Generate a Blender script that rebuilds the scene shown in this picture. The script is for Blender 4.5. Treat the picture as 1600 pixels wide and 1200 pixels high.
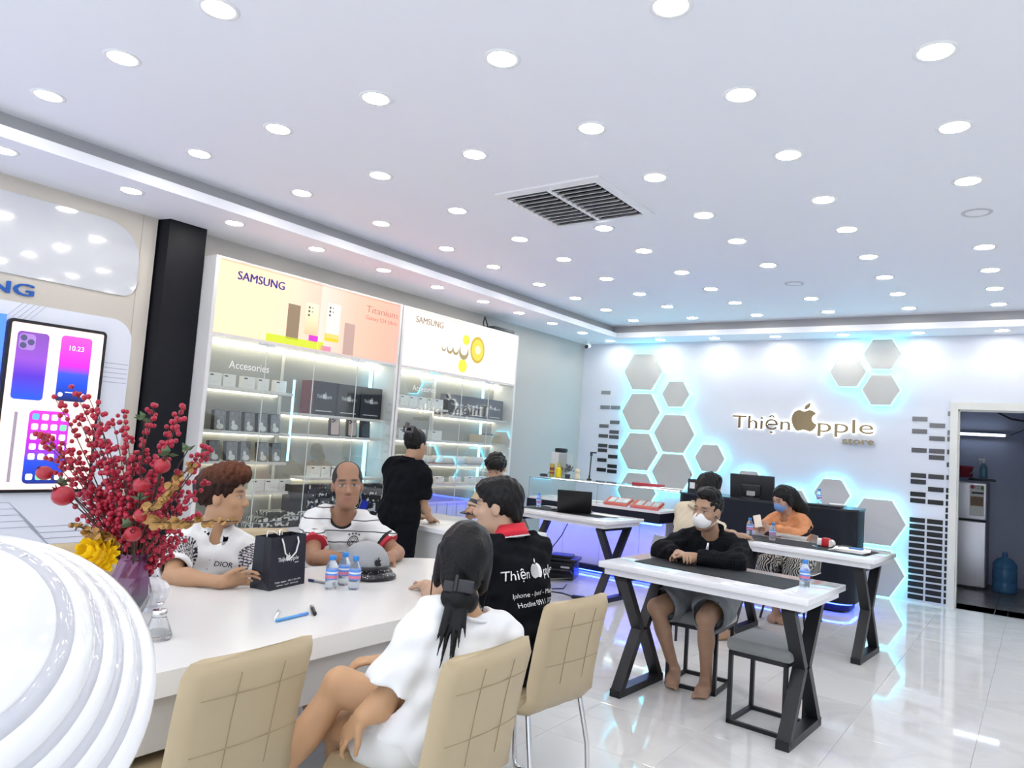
import bpy, bmesh, math, random
import numpy as np
from mathutils import Matrix, Vector
from mathutils.bvhtree import BVHTree
for _o in list(bpy.data.objects): bpy.data.objects.remove(_o)
SC = bpy.context.scene
COL = SC.collection
# ---------------------------------------------------------------- camera
cam_d = bpy.data.cameras.new('camera'); cam = bpy.data.objects.new('camera', cam_d); COL.objects.link(cam)
cam_d.sensor_fit = 'HORIZONTAL'; cam_d.sensor_width = 36.0; cam_d.lens = 1140.38 * 36 / 1600
cam_d.clip_start = 0.02; cam_d.clip_end = 200
def _cam(yaw, pitch, roll, loc):
    f = Vector((math.sin(yaw)*math.cos(pitch), math.cos(yaw)*math.cos(pitch), math.sin(pitch)))
    r = Vector((math.cos(yaw), -math.sin(yaw), 0)); u = r.cross(f)
    c, s = math.cos(roll), math.sin(roll)
    r2 = c*r + s*u; u2 = -s*r + c*u
    m = Matrix((r2, u2, -f)).transposed().to_4x4(); m.translation = loc
    return m
cam.matrix_world = _cam(math.radians(-36.164), math.radians(4.396), math.radians(3.993), Vector((0, 0, 1.5)))
SC.camera = cam
# ---------------------------------------------------------------- world: daylight falling in through the open shop front
wd = bpy.data.worlds.new('daylight'); SC.world = wd; wd.use_nodes = True
_bg = wd.node_tree.nodes['Background']; _bg.inputs[0].default_value = (0.80, 0.88, 1.0, 1); _bg.inputs[1].default_value = 1.4
SC.view_settings.view_transform = 'Standard'; SC.view_settings.look = 'None'
SC.view_settings.gamma = 1.0; SC.view_settings.use_curve_mapping = False
SC.view_settings.exposure = 0.55
SC.cycles.max_bounces = 10; SC.cycles.diffuse_bounces = 4; SC.cycles.glossy_bounces = 4; SC.cycles.transmission_bounces = 8; SC.cycles.transparent_max_bounces = 16
DOWNLIGHT = 48.0      # radiance of the recessed lamps
# ---------------------------------------------------------------- helpers
R = math.radians
def V(*a): return Vector(a)
MATS = {}
def mat(name, col=(.8, .8, .8), rough=.5, metal=0., emit=None, es=1., spec=.5, alpha=None, trans=0., ior=1.45, coat=0., sheen=0., noise=None, bump=None, sub=0.):
    if name in MATS: return MATS[name]
    m = bpy.data.materials.new(name); m.use_nodes = True
    nt = m.node_tree; p = nt.nodes['Principled BSDF']
    p.inputs['Base Color'].default_value = (*col, 1); p.inputs['Roughness'].default_value = rough
    p.inputs['Metallic'].default_value = metal; p.inputs['Specular IOR Level'].default_value = spec
    p.inputs['IOR'].default_value = ior
    if emit: p.inputs['Emission Color'].default_value = (*emit, 1); p.inputs['Emission Strength'].default_value = es
    if trans: p.inputs['Transmission Weight'].default_value = trans
    if coat: p.inputs['Coat Weight'].default_value = coat; p.inputs['Coat Roughness'].default_value = .05
    if sheen: p.inputs['Sheen Weight'].default_value = sheen
    if sub: p.inputs['Subsurface Weight'].default_value = sub; p.inputs['Subsurface Radius'].default_value = (.012, .005, .003)
    if noise:       # (scale, amount)
        tc = nt.nodes.new('ShaderNodeTexCoord'); n = nt.nodes.new('ShaderNodeTexNoise'); n.inputs['Scale'].default_value = noise[0]; n.inputs['Detail'].default_value = 4
        mx = nt.nodes.new('ShaderNodeMix'); mx.data_type = 'RGBA'; mx.blend_type = 'MULTIPLY'; mx.inputs[0].default_value = 1
        mr = nt.nodes.new('ShaderNodeMapRange'); mr.inputs['To Min'].default_value = 1-noise[1]; mr.inputs['To Max'].default_value = 1+noise[1]
        nt.links.new(tc.outputs['Object'], n.inputs['Vector']); nt.links.new(n.outputs['Fac'], mr.inputs['Value'])
        mx.inputs[6].default_value = (*col, 1); nt.links.new(mr.outputs[0], mx.inputs[7]); nt.links.new(mx.outputs[2], p.inputs['Base Color'])
    if bump:        # (scale, strength)
        tc = nt.nodes.new('ShaderNodeTexCoord'); n = nt.nodes.new('ShaderNodeTexNoise'); n.inputs['Scale'].default_value = bump[0]; n.inputs['Detail'].default_value = 3
        b = nt.nodes.new('ShaderNodeBump'); b.inputs['Strength'].default_value = bump[1]; b.inputs['Distance'].default_value = .01
        nt.links.new(tc.outputs['Object'], n.inputs['Vector']); nt.links.new(n.outputs['Fac'], b.inputs['Height']); nt.links.new(b.outputs[0], p.inputs['Normal'])
    MATS[name] = m
    return m
def emis(name, col, s): return mat(name, (0, 0, 0) if s > 3 else tuple(min(.6, c*.12) for c in col), .4, emit=col, es=s)
def pane_mat(name, tint=(1, 1, 1), refl=.10):
    """thin sheet of glass: lets light straight through and mirrors a little (fresnel)"""
    if name in MATS: return MATS[name]
    m = bpy.data.materials.new(name); m.use_nodes = True; nt = m.node_tree; nt.nodes.clear()
    o = nt.nodes.new('ShaderNodeOutputMaterial'); mx = nt.nodes.new('ShaderNodeMixShader'); t = nt.nodes.new('ShaderNodeBsdfTransparent'); g = nt.nodes.new('ShaderNodeBsdfGlossy')
    t.inputs[0].default_value = (*tint, 1); g.inputs['Roughness'].default_value = .01
    fr = nt.nodes.new('ShaderNodeLayerWeight'); fr.inputs[0].default_value = .5
    pw = nt.nodes.new('ShaderNodeMath'); pw.operation = 'POWER'; pw.inputs[1].default_value = 4
    mth = nt.nodes.new('ShaderNodeMath'); mth.operation = 'MULTIPLY_ADD'; mth.inputs[1].default_value = .55; mth.inputs[2].default_value = refl*.5; mth.use_clamp = True
    nt.links.new(fr.outputs['Facing'], pw.inputs[0]); nt.links.new(pw.outputs[0], mth.inputs[0]); nt.links.new(mth.outputs[0], mx.inputs[0])
    nt.links.new(t.outputs[0], mx.inputs[1]); nt.links.new(g.outputs[0], mx.inputs[2]); nt.links.new(mx.outputs[0], o.inputs[0])
    MATS[name] = m
    return m
class G:
    """collects simple shapes into one mesh"""
    def __init__(s): s.v = []; s.f = []; s.sm = []
    def add(s, vs, fs, smooth=False):
        n = len(s.v); s.v += [tuple(v) for v in vs]; s.f += [tuple(i+n for i in f) for f in fs]; s.sm += [smooth]*len(fs); return s
    def box(s, c, d, rz=0., M=None):
        hx, hy, hz = d[0]/2, d[1]/2, d[2]/2
        q = Matrix.Rotation(rz, 3, 'Z') if M is None else M
        vs = [V(*c)+q@V(x*hx, y*hy, z*hz) for z in (-1, 1) for y in (-1, 1) for x in (-1, 1)]
        return s.add(vs, [(0, 2, 3, 1), (4, 5, 7, 6), (0, 1, 5, 4), (2, 6, 7, 3), (0, 4, 6, 2), (1, 3, 7, 5)])
    def b2(s, lo, hi): return s.box([(a+b)/2 for a, b in zip(lo, hi)], [abs(b-a) for a, b in zip(lo, hi)])
    def rbox(s, c, d, r, n=3, M=None):
        """box with rounded edges"""
        bm = bmesh.new(); bmesh.ops.create_cube(bm, size=1)
        for v in bm.verts: v.co = V(v.co.x*d[0], v.co.y*d[1], v.co.z*d[2])
        bmesh.ops.bevel(bm, geom=bm.edges[:], offset=min(r, min(d)*.49), segments=n, affect='EDGES', profile=.5)
        bm.verts.index_update(); q = M or Matrix.Identity(3)
        s.add([V(*c)+q@v.co for v in bm.verts], [[v.index for v in f.verts] for f in bm.faces], True); bm.free(); return s
    def cyl(s, a, b, r0, r1=None, n=12, cap=True, smooth=True):
        a, b = V(*a), V(*b); r1 = r0 if r1 is None else r1; d = (b-a).normalized()
        x = d.orthogonal().normalized(); y = d.cross(x)
        vs = [p+r*(math.cos(t)*x+math.sin(t)*y) for p, r in ((a, r0), (b, r1)) for t in [2*math.pi*i/n for i in range(n)]]
        s.add(vs, [(i, (i+1) % n, n+(i+1) % n, n+i) for i in range(n)], smooth)
        if cap: s.add(vs, [tuple(range(n))[::-1], tuple(range(n, 2*n))])
        return s
    def tube(s, pts, r, n=8, closed=False):
        pts = [V(*p) for p in pts]; m = len(pts); vs = []
        rr = r if hasattr(r, '__len__') else [r]*m
        x = None
        for i, p in enumerate(pts):
            d = (pts[(i+1) % m]-pts[i-1]) if (closed or 0 < i < m-1) else (pts[1]-p if i == 0 else p-pts[i-1])
            d = d.normalized()
            x = (x-d*x.dot(d)).normalized() if x is not None and (x-d*x.dot(d)).length > 1e-4 else d.orthogonal().normalized()
            y = d.cross(x)
            vs += [p+rr[i]*(math.cos(2*math.pi*k/n)*x+math.sin(2*math.pi*k/n)*y) for k in range(n)]
        fs = [(i*n+k, i*n+(k+1) % n, ((i+1) % m)*n+(k+1) % n, ((i+1) % m)*n+k) for i in range(m if closed else m-1) for k in range(n)]
        s.add(vs, fs, True)
        if not closed: s.add(vs, [tuple(range(n))[::-1], tuple(range((m-1)*n, m*n))])
        return s
    def lathe(s, prof, c=(0, 0, 0), n=24, smooth=True, tw=0., ax=None, flute=0.):
        """prof: (radius, height) up the axis"""
        c = V(*c); q = ax or Matrix.Identity(3); vs = []
        for j, (r, z) in enumerate(prof):
            for i in range(n):
                t = 2*math.pi*i/n+tw*j; k = r*(1-flute*(i % 2))
                vs.append(c+q@V(k*math.cos(t), k*math.sin(t), z))
        m = len(prof)
        s.add(vs, [(j*n+i, j*n+(i+1) % n, (j+1)*n+(i+1) % n, (j+1)*n+i) for j in range(m-1) for i in range(n)], smooth)
        caps = []
        if prof[0][0] > 1e-5: caps.append(tuple(range(n))[::-1])
        if prof[-1][0] > 1e-5: caps.append(tuple(range((m-1)*n, m*n)))
        if caps: s.add(vs, caps)
        return s
    def ell(s, c, r, nu=14, nv=8, M=None):
        q = M or Matrix.Identity(3); c = V(*c); vs = [c+q@V(0, 0, -r[2])]
        for j in range(1, nv):
            a = -math.pi/2+math.pi*j/nv
            vs += [c+q@V(r[0]*math.cos(a)*math.cos(2*math.pi*i/nu), r[1]*math.cos(a)*math.sin(2*math.pi*i/nu), r[2]*math.sin(a)) for i in range(nu)]
        vs.append(c+q@V(0, 0, r[2])); L = len(vs)-1
        fs = [(0, 1+(i+1) % nu, 1+i) for i in range(nu)]
        fs += [(1+j*nu+i, 1+j*nu+(i+1) % nu, 1+(j+1)*nu+(i+1) % nu, 1+(j+1)*nu+i) for j in range(nv-2) for i in range(nu)]
        fs += [(1+(nv-2)*nu+i, 1+(nv-2)*nu+(i+1) % nu, L) for i in range(nu)]
        return s.add(vs, fs, True)
    def prism(s, poly, o, ex, ey, t, smooth=False):
        """polygon in the plane (ex, ey) at o, pushed t along ex x ey"""
        o, ex, ey = V(*o), V(*ex).normalized(), V(*ey).normalized(); nz = ex.cross(ey)
        n = len(poly); vs = [o+ex*x+ey*y for x, y in poly]+[o+ex*x+ey*y+nz*t for x, y in poly]
        s.add(vs, [(i, (i+1) % n, n+(i+1) % n, n+i) for i in range(n)], smooth)
        return s.add(vs, [tuple(range(n))[::-1], tuple(range(n, 2*n))])
    def mesh(s, name, m):
        me = bpy.data.meshes.new(name); me.from_pydata(s.v, [], s.f)
        me.polygons.foreach_set('use_smooth', s.sm); me.materials.append(m); me.update(); return me
    def make(s, name, m, parent=None, **kw):
        return link(name, s.mesh(name, m), parent, **kw)
def link(name, me, parent=None, loc=None, rot=None):
    o = bpy.data.objects.new(name, me); COL.objects.link(o)
    if parent: o.parent = parent
    if loc is not None: o.location = loc
    if rot is not None: o.rotation_euler = rot
    return o
def tag(o, label, cat, group=None):
    o['label'] = label; o['category'] = cat
    if group: o['group'] = group
    return o
def thing(name, label, cat, loc=(0, 0, 0), rz=0., group=None, rot=None):
    o = bpy.data.objects.new(name, None); COL.objects.link(o); o.empty_display_size = .05
    o.location = loc; o.rotation_euler = rot if rot else (0, 0, rz)
    return tag(o, label, cat, group)
def struct(name, g, m, parent=None):
    o = g.make(name, m, parent)
    if not parent: o['kind'] = 'structure'
    return o
def dup(o, parent=None, label=None, loc=None, rz=None, group=None):
    c = o.copy(); COL.objects.link(c); c.parent = parent
    if loc is not None: c.location = loc
    if rz is not None: c.rotation_euler = (0, 0, rz)
    if label: c['label'] = label
    if group: c['group'] = group
    for ch in list(o.children): dup(ch, c)
    return c
def rrect(w, h, r, n=6, cx=0., cy=0.):
    r = r if hasattr(r, '__len__') else [r]*4      # corner radii: bl br tr tl
    out = []
    for (sx, sy), rr, a0 in zip(((-1, -1), (1, -1), (1, 1), (-1, 1)), r, (180, 270, 0, 90)):
        x0, y0 = cx+sx*(w/2-rr), cy+sy*(h/2-rr)
        if rr < 1e-6: out.append((x0, y0)); continue
        out += [(x0+rr*math.cos(R(a0+90*i/n)), y0+rr*math.sin(R(a0+90*i/n))) for i in range(n+1)]
    return out
APPLE = [(0, .80), (.08, .83), (.18, .87), (.30, .86), (.41, .79), (.46, .72), (.38, .67), (.31, .58), (.31, .46), (.37, .36), (.49, .29), (.46, .18), (.39, .08), (.31, .01), (.23, -.01), (.13, .02), (.04, .045), (-.05, .045), (-.15, .015), (-.24, -.01), (-.33, .04), (-.42, .17), (-.48, .34), (-.50, .50), (-.47, .65), (-.39, .78), (-.28, .85), (-.16, .86), (-.07, .82)]
LEAF = [(0.0, .89), (.10, .90), (.20, .99), (.235, 1.12), (.22, 1.17), (.12, 1.12), (.03, 1.02)]
def text_geo(g, s, o, ex, ey, h, depth=.004, w=None, off=0., align='LEFT', sp=1., shear=0.):
    """lettering of cap height h (squeezed to width w) standing at o in the plane (ex, ey), front towards ex x ey"""
    cu = bpy.data.curves.new('t', 'FONT'); cu.body = s; cu.size = 1; cu.extrude = 0; cu.offset = off; cu.resolution_u = 3; cu.space_character = sp; cu.shear = shear
    ob = bpy.data.objects.new('t', cu); me = bpy.data.meshes.new_from_object(ob)
    vs = [v.co.copy() for v in me.vertices]; fs = [list(p.vertices) for p in me.polygons]
    bpy.data.objects.remove(ob); bpy.data.curves.remove(cu); bpy.data.meshes.remove(me)
    if not vs: return 0.
    k = h/.73; x0 = min(v.x for v in vs); x1 = max(v.x for v in vs)
    kx = (w/(x1-x0)) if w else k
    sh = 0 if align == 'LEFT' else ((x1-x0)*kx/2 if align == 'CENTER' else (x1-x0)*kx)
    o, ex, ey = V(*o), V(*ex).normalized(), V(*ey).normalized(); nz = ex.cross(ey)
    P = [o+ex*((v.x-x0)*kx-sh)+ey*v.y*k for v in vs]
    if depth <= 0:
        g.add(P, fs); return (x1-x0)*kx
    n = len(P); ed = {}
    for f in fs:
        for a, b in zip(f, f[1:]+f[:1]): ed[(a, b)] = 1
    sides = [(a, b, b+n, a+n) for (a, b) in ed if (b, a) not in ed]
    g.add(P+[p+nz*depth for p in P], [f[::-1] for f in fs]+[[i+n for i in f] for f in fs]+[(q[1], q[0], q[3], q[2])[::-1] for q in sides])
    return (x1-x0)*kx
def apple_geo(g, o, ex, ey, h, t=.003, grow=0.):
    for P in (APPLE, LEAF):
        cx = sum(p[0] for p in P)/len(P); cy = sum(p[1] for p in P)/len(P)
        Q = [(x+grow*(1 if x > cx else -1), y+grow*(1 if y > cy else -1)) for x, y in P]
        g.prism([(x*h/1.17, y*h/1.17) for x, y in Q][::1 if P is LEAF else -1], o, ex, ey, t)
def refine(g, cuts=2):
    bm = bmesh.new(); vs = [bm.verts.new(v) for v in g.v]
    for f in g.f:
        try: bm.faces.new([vs[i] for i in f])
        except ValueError: pass
    bmesh.ops.triangulate(bm, faces=bm.faces[:]); bmesh.ops.subdivide_edges(bm, edges=bm.edges[:], cuts=cuts, use_grid_fill=True); bm.verts.index_update()
    h = G(); h.add([v.co.copy() for v in bm.verts], [[v.index for v in f.verts] for f in bm.faces]); bm.free(); return h
white = mat('white paint', (.86, .87, .88), .5)
# ================================================================ the room
XL, XR, YB, YF = -5.66, 2.6, 9.55, -1.6
ZS, ZC = 3.03, 3.20            # soffit and main ceiling
# floor: pale marble tiles, 0.6 m
def marble(name, base, vein, rough, sc=1.6):
    m = mat(name, base, rough, spec=.55); nt = m.node_tree; p = nt.nodes['Principled BSDF']
    tc = nt.nodes.new('ShaderNodeNewGeometry'); n = nt.nodes.new('ShaderNodeTexNoise'); n.inputs['Scale'].default_value = sc; n.inputs['Detail'].default_value = 7; n.inputs['Distortion'].default_value = 1.6
    oi = nt.nodes.new('ShaderNodeObjectInfo'); ad = nt.nodes.new('ShaderNodeVectorMath'); ad.operation = 'ADD'
    mu = nt.nodes.new('ShaderNodeMath'); mu.operation = 'MULTIPLY'; mu.inputs[1].default_value = 37
    nt.links.new(oi.outputs['Random'], mu.inputs[0]); nt.links.new(tc.outputs['Position'], ad.inputs[0]); nt.links.new(mu.outputs[0], ad.inputs[1]); nt.links.new(ad.outputs[0], n.inputs['Vector'])
    cr = nt.nodes.new('ShaderNodeValToRGB'); e = cr.color_ramp.elements
    e[0].position = .44; e[0].color = (*base, 1); e[1].position = .56; e[1].color = (*base, 1)
    k = cr.color_ramp.elements.new(.50); k.color = (*vein, 1)
    nt.links.new(n.outputs['Fac'], cr.inputs[0]); nt.links.new(cr.outputs[0], p.inputs['Base Color'])
    return m
tile_m = marble('polished white marble tile', (.82, .82, .81), (.76, .76, .755), .045, 1.1)
floor = struct('floor', G().b2((XL, YF-1, -.2), (XR, YB+.02, -.012)), mat('grey tile grout', (.42, .42, .42), .8))
tg = G(); q = .5985
tg.add([(x*q/2, y*q/2, z) for z in (-.012, -.001) for x, y in ((-1, -1), (1, -1), (1, 1), (-1, 1))]+[(x*(q/2-.0015), y*(q/2-.0015), 0) for x, y in ((-1, -1), (1, -1), (1, 1), (-1, 1))],
       [(0, 1, 5, 4), (1, 2, 6, 5), (2, 3, 7, 6), (3, 0, 4, 7), (4, 5, 9, 8), (5, 6, 10, 9), (6, 7, 11, 10), (7, 4, 8, 11), (8, 9, 10, 11)])
tme = tg.mesh('floor_tile', tile_m)
x0, y0 = -.88-.6*8, 3.97-.6*9
for i in range(14):
    for j in range(19):
        cx, cy = x0+.6*i+.3, y0+.6*j+.3
        if cx-.3 < XL-.55 or cy > YB+.2: continue
        link('floor_tile', tme, floor, (cx, cy, 0))
# walls
wall_m = mat('warm grey wall paint', (.49, .475, .45), .7, noise=(3, .02))
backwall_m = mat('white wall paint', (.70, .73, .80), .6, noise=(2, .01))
struct('wall_left', G().b2((XL-.15, YF, 0), (XL, YB+.15, 3.4)), wall_m)
wall_back = struct('wall_back', G().b2((XL, YB, 0), (-.80, YB+.12, 3.4)).b2((.24, YB, 0), (XR, YB+.12, 3.4)).b2((-.80, YB, 2.23), (.24, YB+.12, 3.4)), backwall_m)
struct('wall_right', G().b2((XR, YF, 0), (XR+.15, YB+.15, 3.4)), backwall_m)
# ceiling
ceil_m = mat('ceiling white with cool light tint', (.88, .885, .92), .65)  # faint lavender cast of the coloured lighting is put into this white
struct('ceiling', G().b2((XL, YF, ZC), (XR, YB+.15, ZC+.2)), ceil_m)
lipx, lipy = -4.85, 9.03
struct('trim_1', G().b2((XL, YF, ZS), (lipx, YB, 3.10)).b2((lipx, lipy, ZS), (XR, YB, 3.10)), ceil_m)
struct('trim_2', G().b2((XL, YF, 3.10), (lipx-.085, YB, ZC)).b2((lipx-.085, lipy+.06, 3.10), (XR, YB, ZC)), mat('cove step grey', (.42, .42, .43), .7))  # upper cove step, one even grey along both runs
# door frame
dfm = mat('ivory door frame', (.72, .72, .68), .4)
door = struct('door_1', G().b2((-.84, YB-.03, 0), (-.765, YB+.14, 2.27)).b2((.205, YB-.03, 0), (.28, YB+.14, 2.27)).b2((-.765, YB-.03, 2.19), (.205, YB+.14, 2.27)), dfm)
struct('door_lip', G().b2((-.765, YB+.02, 0), (-.75, YB+.10, 2.19)).b2((.19, YB+.02, 0), (.205, YB+.10, 2.19)).b2((-.765, YB+.02, 2.175), (.205, YB+.10, 2.19)), dfm, door)
# thin decorative strips on the back wall, dark at the bottom and fading to light grey at the top
sg = G().b2((-.077, -.006, -.026), (.077, 0, .026)); sg3 = G().b2((-.012, -.006, -.026), (.012, 0, .026))
def strip(x, z, thin=False):
    k = max(0., min(1., (z-1.15)/1.15)); c = .012+.28*k**1.6; kk = round(c, 2)
    m = mat('wall strip grey %.2f' % kk, (kk, kk, kk*1.03), .5)
    (sg3 if thin else sg).make('wall_strip', m, wall_back, loc=(x, YB, z))
for x, zs in ((-5.245, (2.30, 2.083, 1.803, 1.657, 1.515, 1.445, 1.303, 1.16)), (-5.07, (2.083, 1.866, 1.723, 1.65, 1.508, 1.364, 1.224, 1.15))):
    for z in zs: strip(x, z)
low = [.916-.0717*i for i in range(13)]
for z in [2.07, 1.927, 1.71, 1.422, 1.35, 1.208, 1.135]+low: strip(-1.142, z)
for z in [2.0, 1.853, 1.71, 1.638, 1.421, 1.278, 1.134]+low: strip(-.966, z)
for z in [2.14, 1.927, 1.854, 1.71, 1.566, 1.424, 1.28, 1.208, 1.134, 1.06, .99]+low: strip(-.854, z, True)
# ---- the room behind the doorway
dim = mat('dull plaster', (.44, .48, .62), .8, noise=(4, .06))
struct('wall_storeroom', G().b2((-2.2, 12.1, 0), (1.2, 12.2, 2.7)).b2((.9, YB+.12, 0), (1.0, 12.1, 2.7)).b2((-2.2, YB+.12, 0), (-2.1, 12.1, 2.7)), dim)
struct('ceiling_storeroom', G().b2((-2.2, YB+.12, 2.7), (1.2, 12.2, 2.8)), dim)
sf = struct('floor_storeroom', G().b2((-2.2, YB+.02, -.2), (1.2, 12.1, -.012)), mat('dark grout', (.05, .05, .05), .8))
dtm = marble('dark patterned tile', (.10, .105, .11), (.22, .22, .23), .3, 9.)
dt = G().b2((-.198, -.198, -.012), (.198, .198, 0)).mesh('floor_tile', dtm)
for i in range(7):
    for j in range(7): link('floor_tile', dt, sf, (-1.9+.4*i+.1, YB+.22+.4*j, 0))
tb = thing('fluorescent_tube', 'white tube lamp high on the storeroom wall seen through the doorway', 'tube lamp', (-.72, 12.03, 2.03))
G().b2((-.32, -.02, -.02), (.32, .04, .02)).make('housing', mat('grey housing', (.5, .5, .52), .5), tb)
G().cyl((-.30, -.035, 0), (.30, -.035, 0), .013).make('tube', emis('tube glow', (.70, .82, 1), 8.), tb)
fr = thing('refrigerator', 'silver two-door refrigerator with energy label in the storeroom', 'refrigerator', (-.86, 11.68, 0))
fm = mat('brushed silver', (.62, .62, .66), .35, .6)
G().rbox((0, .0, .70), (.58, .60, 1.36), .02).make('body', mat('fridge grey', (.30, .30, .33), .5), fr)
d1 = G().rbox((0, -.325, .45), (.575, .05, .84), .015).make('door', fm, fr)
d2 = G().rbox((0, -.325, 1.13), (.575, .05, .48), .015).make('door', fm, fr)
lb = G().b2((.10, -.354, .94), (.26, -.351, 1.34)).make('energy_label', mat('label paper', (.8, .8, .78), .6), d2)
G().b2((.11, -.357, 1.07), (.25, -.354, 1.19)).make('label_photo', mat('label photo', (.25, .16, .10), .6, noise=(60, .6)), d2)
G().cyl((.13, -.357, 1.31), (.13, -.354, 1.31), .024, n=14).make('label_badge', mat('badge red', (.45, .05, .08), .5), d2)
gt = G(); text_geo(gt, '12', (.165, -.355, 1.29), (1, 0, 0), (0, 0, 1), .04, .001); gt.b2((.12, -.357, 1.225), (.25, -.354, 1.25)).make('label_print', mat('print dark', (.05, .05, .06), .6), d2)
G().b2((.22, -.357, 1.28), (.255, -.354, 1.33)).make('label_patch', mat('label green', (.15, .35, .12), .6), d2)
G().b2((-.285, -.34, .875), (.285, -.31, .886)).make('door_gap', mat('black gap', (.01, .01, .01), .8), fr)
G().b2((-.27, -.30, 0), (.27, .28, .02)).make('base', mat('black plastic', (.015, .015, .017), .45), fr)
jug = thing('water_jug', 'large blue water cooler bottle on the storeroom floor beside the refrigerator', 'water jug', (-.37, 11.45, 0))
G().lathe([(0, 0), (.12, 0), (.135, .03), (.135, .12), (.128, .135), (.135, .15), (.135, .28), (.128, .295), (.135, .31), (.132, .36), (.09, .42), (.035, .445), (.03, .50), (.034, .50)], n=28).make('body', mat('blue polycarbonate', (.10, .28, .50), .12, trans=.35, ior=1.3), jug)
G().lathe([(.031, .48), (.033, .51), (0, .515)], n=20).make('cap', mat('blue cap', (.08, .20, .42), .4), jug)
bk = thing('bucket', 'small red tub with white handle on top of the refrigerator', 'bucket', (-.84, 11.66, 1.43))
G().lathe([(0, 0), (.085, 0), (.095, .13), (.10, .13), (.10, .15), (0, .155)], n=20).make('body', mat('red tub', (.38, .05, .08), .45), bk)
G().tube([(.10*math.cos(t), -.04-.03*math.sin(t), .12-.09*math.sin(t)) for t in [math.pi*i/10 for i in range(11)]], .004, 6).make('handle', white, bk)
sp = thing('spray_bottle', 'clear blue spray bottle with white trigger on top of the refrigerator', 'spray bottle', (-.63, 11.64, 1.43))
G().lathe([(0, 0), (.042, 0), (.045, .02), (.045, .12), (.035, .16), (.016, .19), (.016, .205), (0, .205)], n=18).make('body', mat('pale blue liquid', (.25, .50, .60), .1, trans=.5, ior=1.33), sp)
G().b2((-.012, -.015, .20), (.012, .015, .25)).b2((-.06, -.012, .235), (.02, .012, .265)).b2((-.045, -.006, .19), (-.035, .006, .24)).make('trigger', white, sp)
tag(G().rbox((-.64, 11.57, 1.41), (.30, .16, .03), .008).make('power_strip', mat('black plastic', (.02, .02, .02), .4)), 'black tray board on top of the refrigerator under the spray bottle', 'board')
tag(G().tube([(-.78, 12.06, 2.62), (-.6, 12.05, 2.40), (-.35, 12.05, 2.26), (-.1, 12.05, 2.22), (.2, 12.05, 2.24)], .012, 6).make('cable', mat('black cable', (.01, .01, .01), .5)), 'thick dark cable sagging across the storeroom wall', 'cable')
tag(G().tube([(-.35, 12.07, 2.04), (-.2, 12.07, 2.12), (0, 12.07, 2.3), (.2, 12.07, 2.38)], .005, 6).make('cable', mat('black cable', (.01, .01, .01), .5)), 'thin wire leading up from the storeroom tube lamp', 'cable')
# ---- recessed downlights
trim_m = mat('white lamp trim', (.86, .86, .86), .4); glow_m = emis('downlight diffuser', (1.0, .965, .90), DOWNLIGHT)
dl_trim = G().lathe([(.062, -.002), (.075, -.006), (.085, -.003), (.086, .001)], n=28).mesh('trim', trim_m)
dl_glow = G().lathe([(0, -.004), (.063, -.004)], n=24).mesh('diffuser', glow_m)
for p in dl_glow.polygons: p.flip()
def downlight(x, y, z, label, group):
    t = thing('recessed_downlight', label, 'downlight', (x, y, z), 0, group)
    link('trim', dl_trim, t); link('diffuser', dl_glow, t)
cols = [-4.42, -3.60, -2.79, -1.98, -1.17, -.37, .43, 1.23, 2.03]
rows = [8.68, 7.92, 7.18, 6.42, 5.60, 4.89, 4.07, 3.27, 2.46, 1.57, .78, -.02, -.82]
for j, y in enumerate(rows):
    for i, x in enumerate(cols):
        if (i, j) in ((5, 4), (3, 2), (2, 6)): continue
        downlight(x, y, ZC, 'round white recessed downlight shining in the main ceiling', 'downlights of the main ceiling')
for y in (1.61, 2.38, 3.18, 3.98, 4.78, 5.55, 6.32, 7.02, 7.76, 8.53): downlight(-5.10, y, ZS, 'round white recessed downlight shining in the soffit along the display cabinets', 'downlights of the left soffit')
for x in (-5.07, -4.29, -3.52, -2.73, -1.94, -1.15, -.36, .43, 1.22): downlight(x, 9.27, ZS, 'round white recessed downlight shining in the soffit above the back wall', 'downlights of the back soffit')
for (x, y, l) in ((-.365, 5.53, 'unlit round ceiling speaker ring near the right edge of the ceiling'), (-1.96, 7.19, 'unlit round ceiling speaker ring between downlights near the back wall')):
    t = thing('ceiling_speaker', l, 'ceiling speaker', (x, y, ZC))
    G().lathe([(.065, -.001), (.07, -.005), (.088, -.005), (.092, .001)], n=28).make('ring', mat('grey ring', (.55, .55, .57), .5), t)
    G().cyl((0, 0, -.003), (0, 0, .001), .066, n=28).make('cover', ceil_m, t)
# ---- air grille
vt = thing('ceiling_vent', 'square white air grille with rows of slats in the ceiling', 'air vent', (-2.69, 4.30, ZC))
vf = G()
for a in range(4):
    q = Matrix.Rotation(a*math.pi/2, 3, 'Z')
    vs = [q@V(*c) for c in ((-.415, -.415, 0), (.415, -.415, 0), (.415, -.415, -.012), (-.415, -.415, -.012), (-.355, -.355, 0), (.355, -.355, 0), (.355, -.355, -.022), (-.355, -.355, -.022))]
    vf.add(vs, [(0, 1, 2, 3), (3, 2, 6, 7), (7, 6, 5, 4)])
vf.make('frame', trim_m, vt)
G().box((0, 0, -.012), (.035, .72, .024)).make('centre_bar', trim_m, vt)
G().b2((-.36, -.36, -.0015), (.36, .36, -.0005)).make('duct_opening', mat('duct black', (.01, .01, .012), .9), vt)
slat = G().box((0, 0, 0), (.335, .052, .003), M=Matrix.Rotation(R(38), 3, 'X')).mesh('slat', mat('grille slat', (.74, .74, .74), .45))
for s in (-1, 1):
    for k in range(11): link('slat', slat, vt, (s*.185, -.325+.065*k, -.018))
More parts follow.
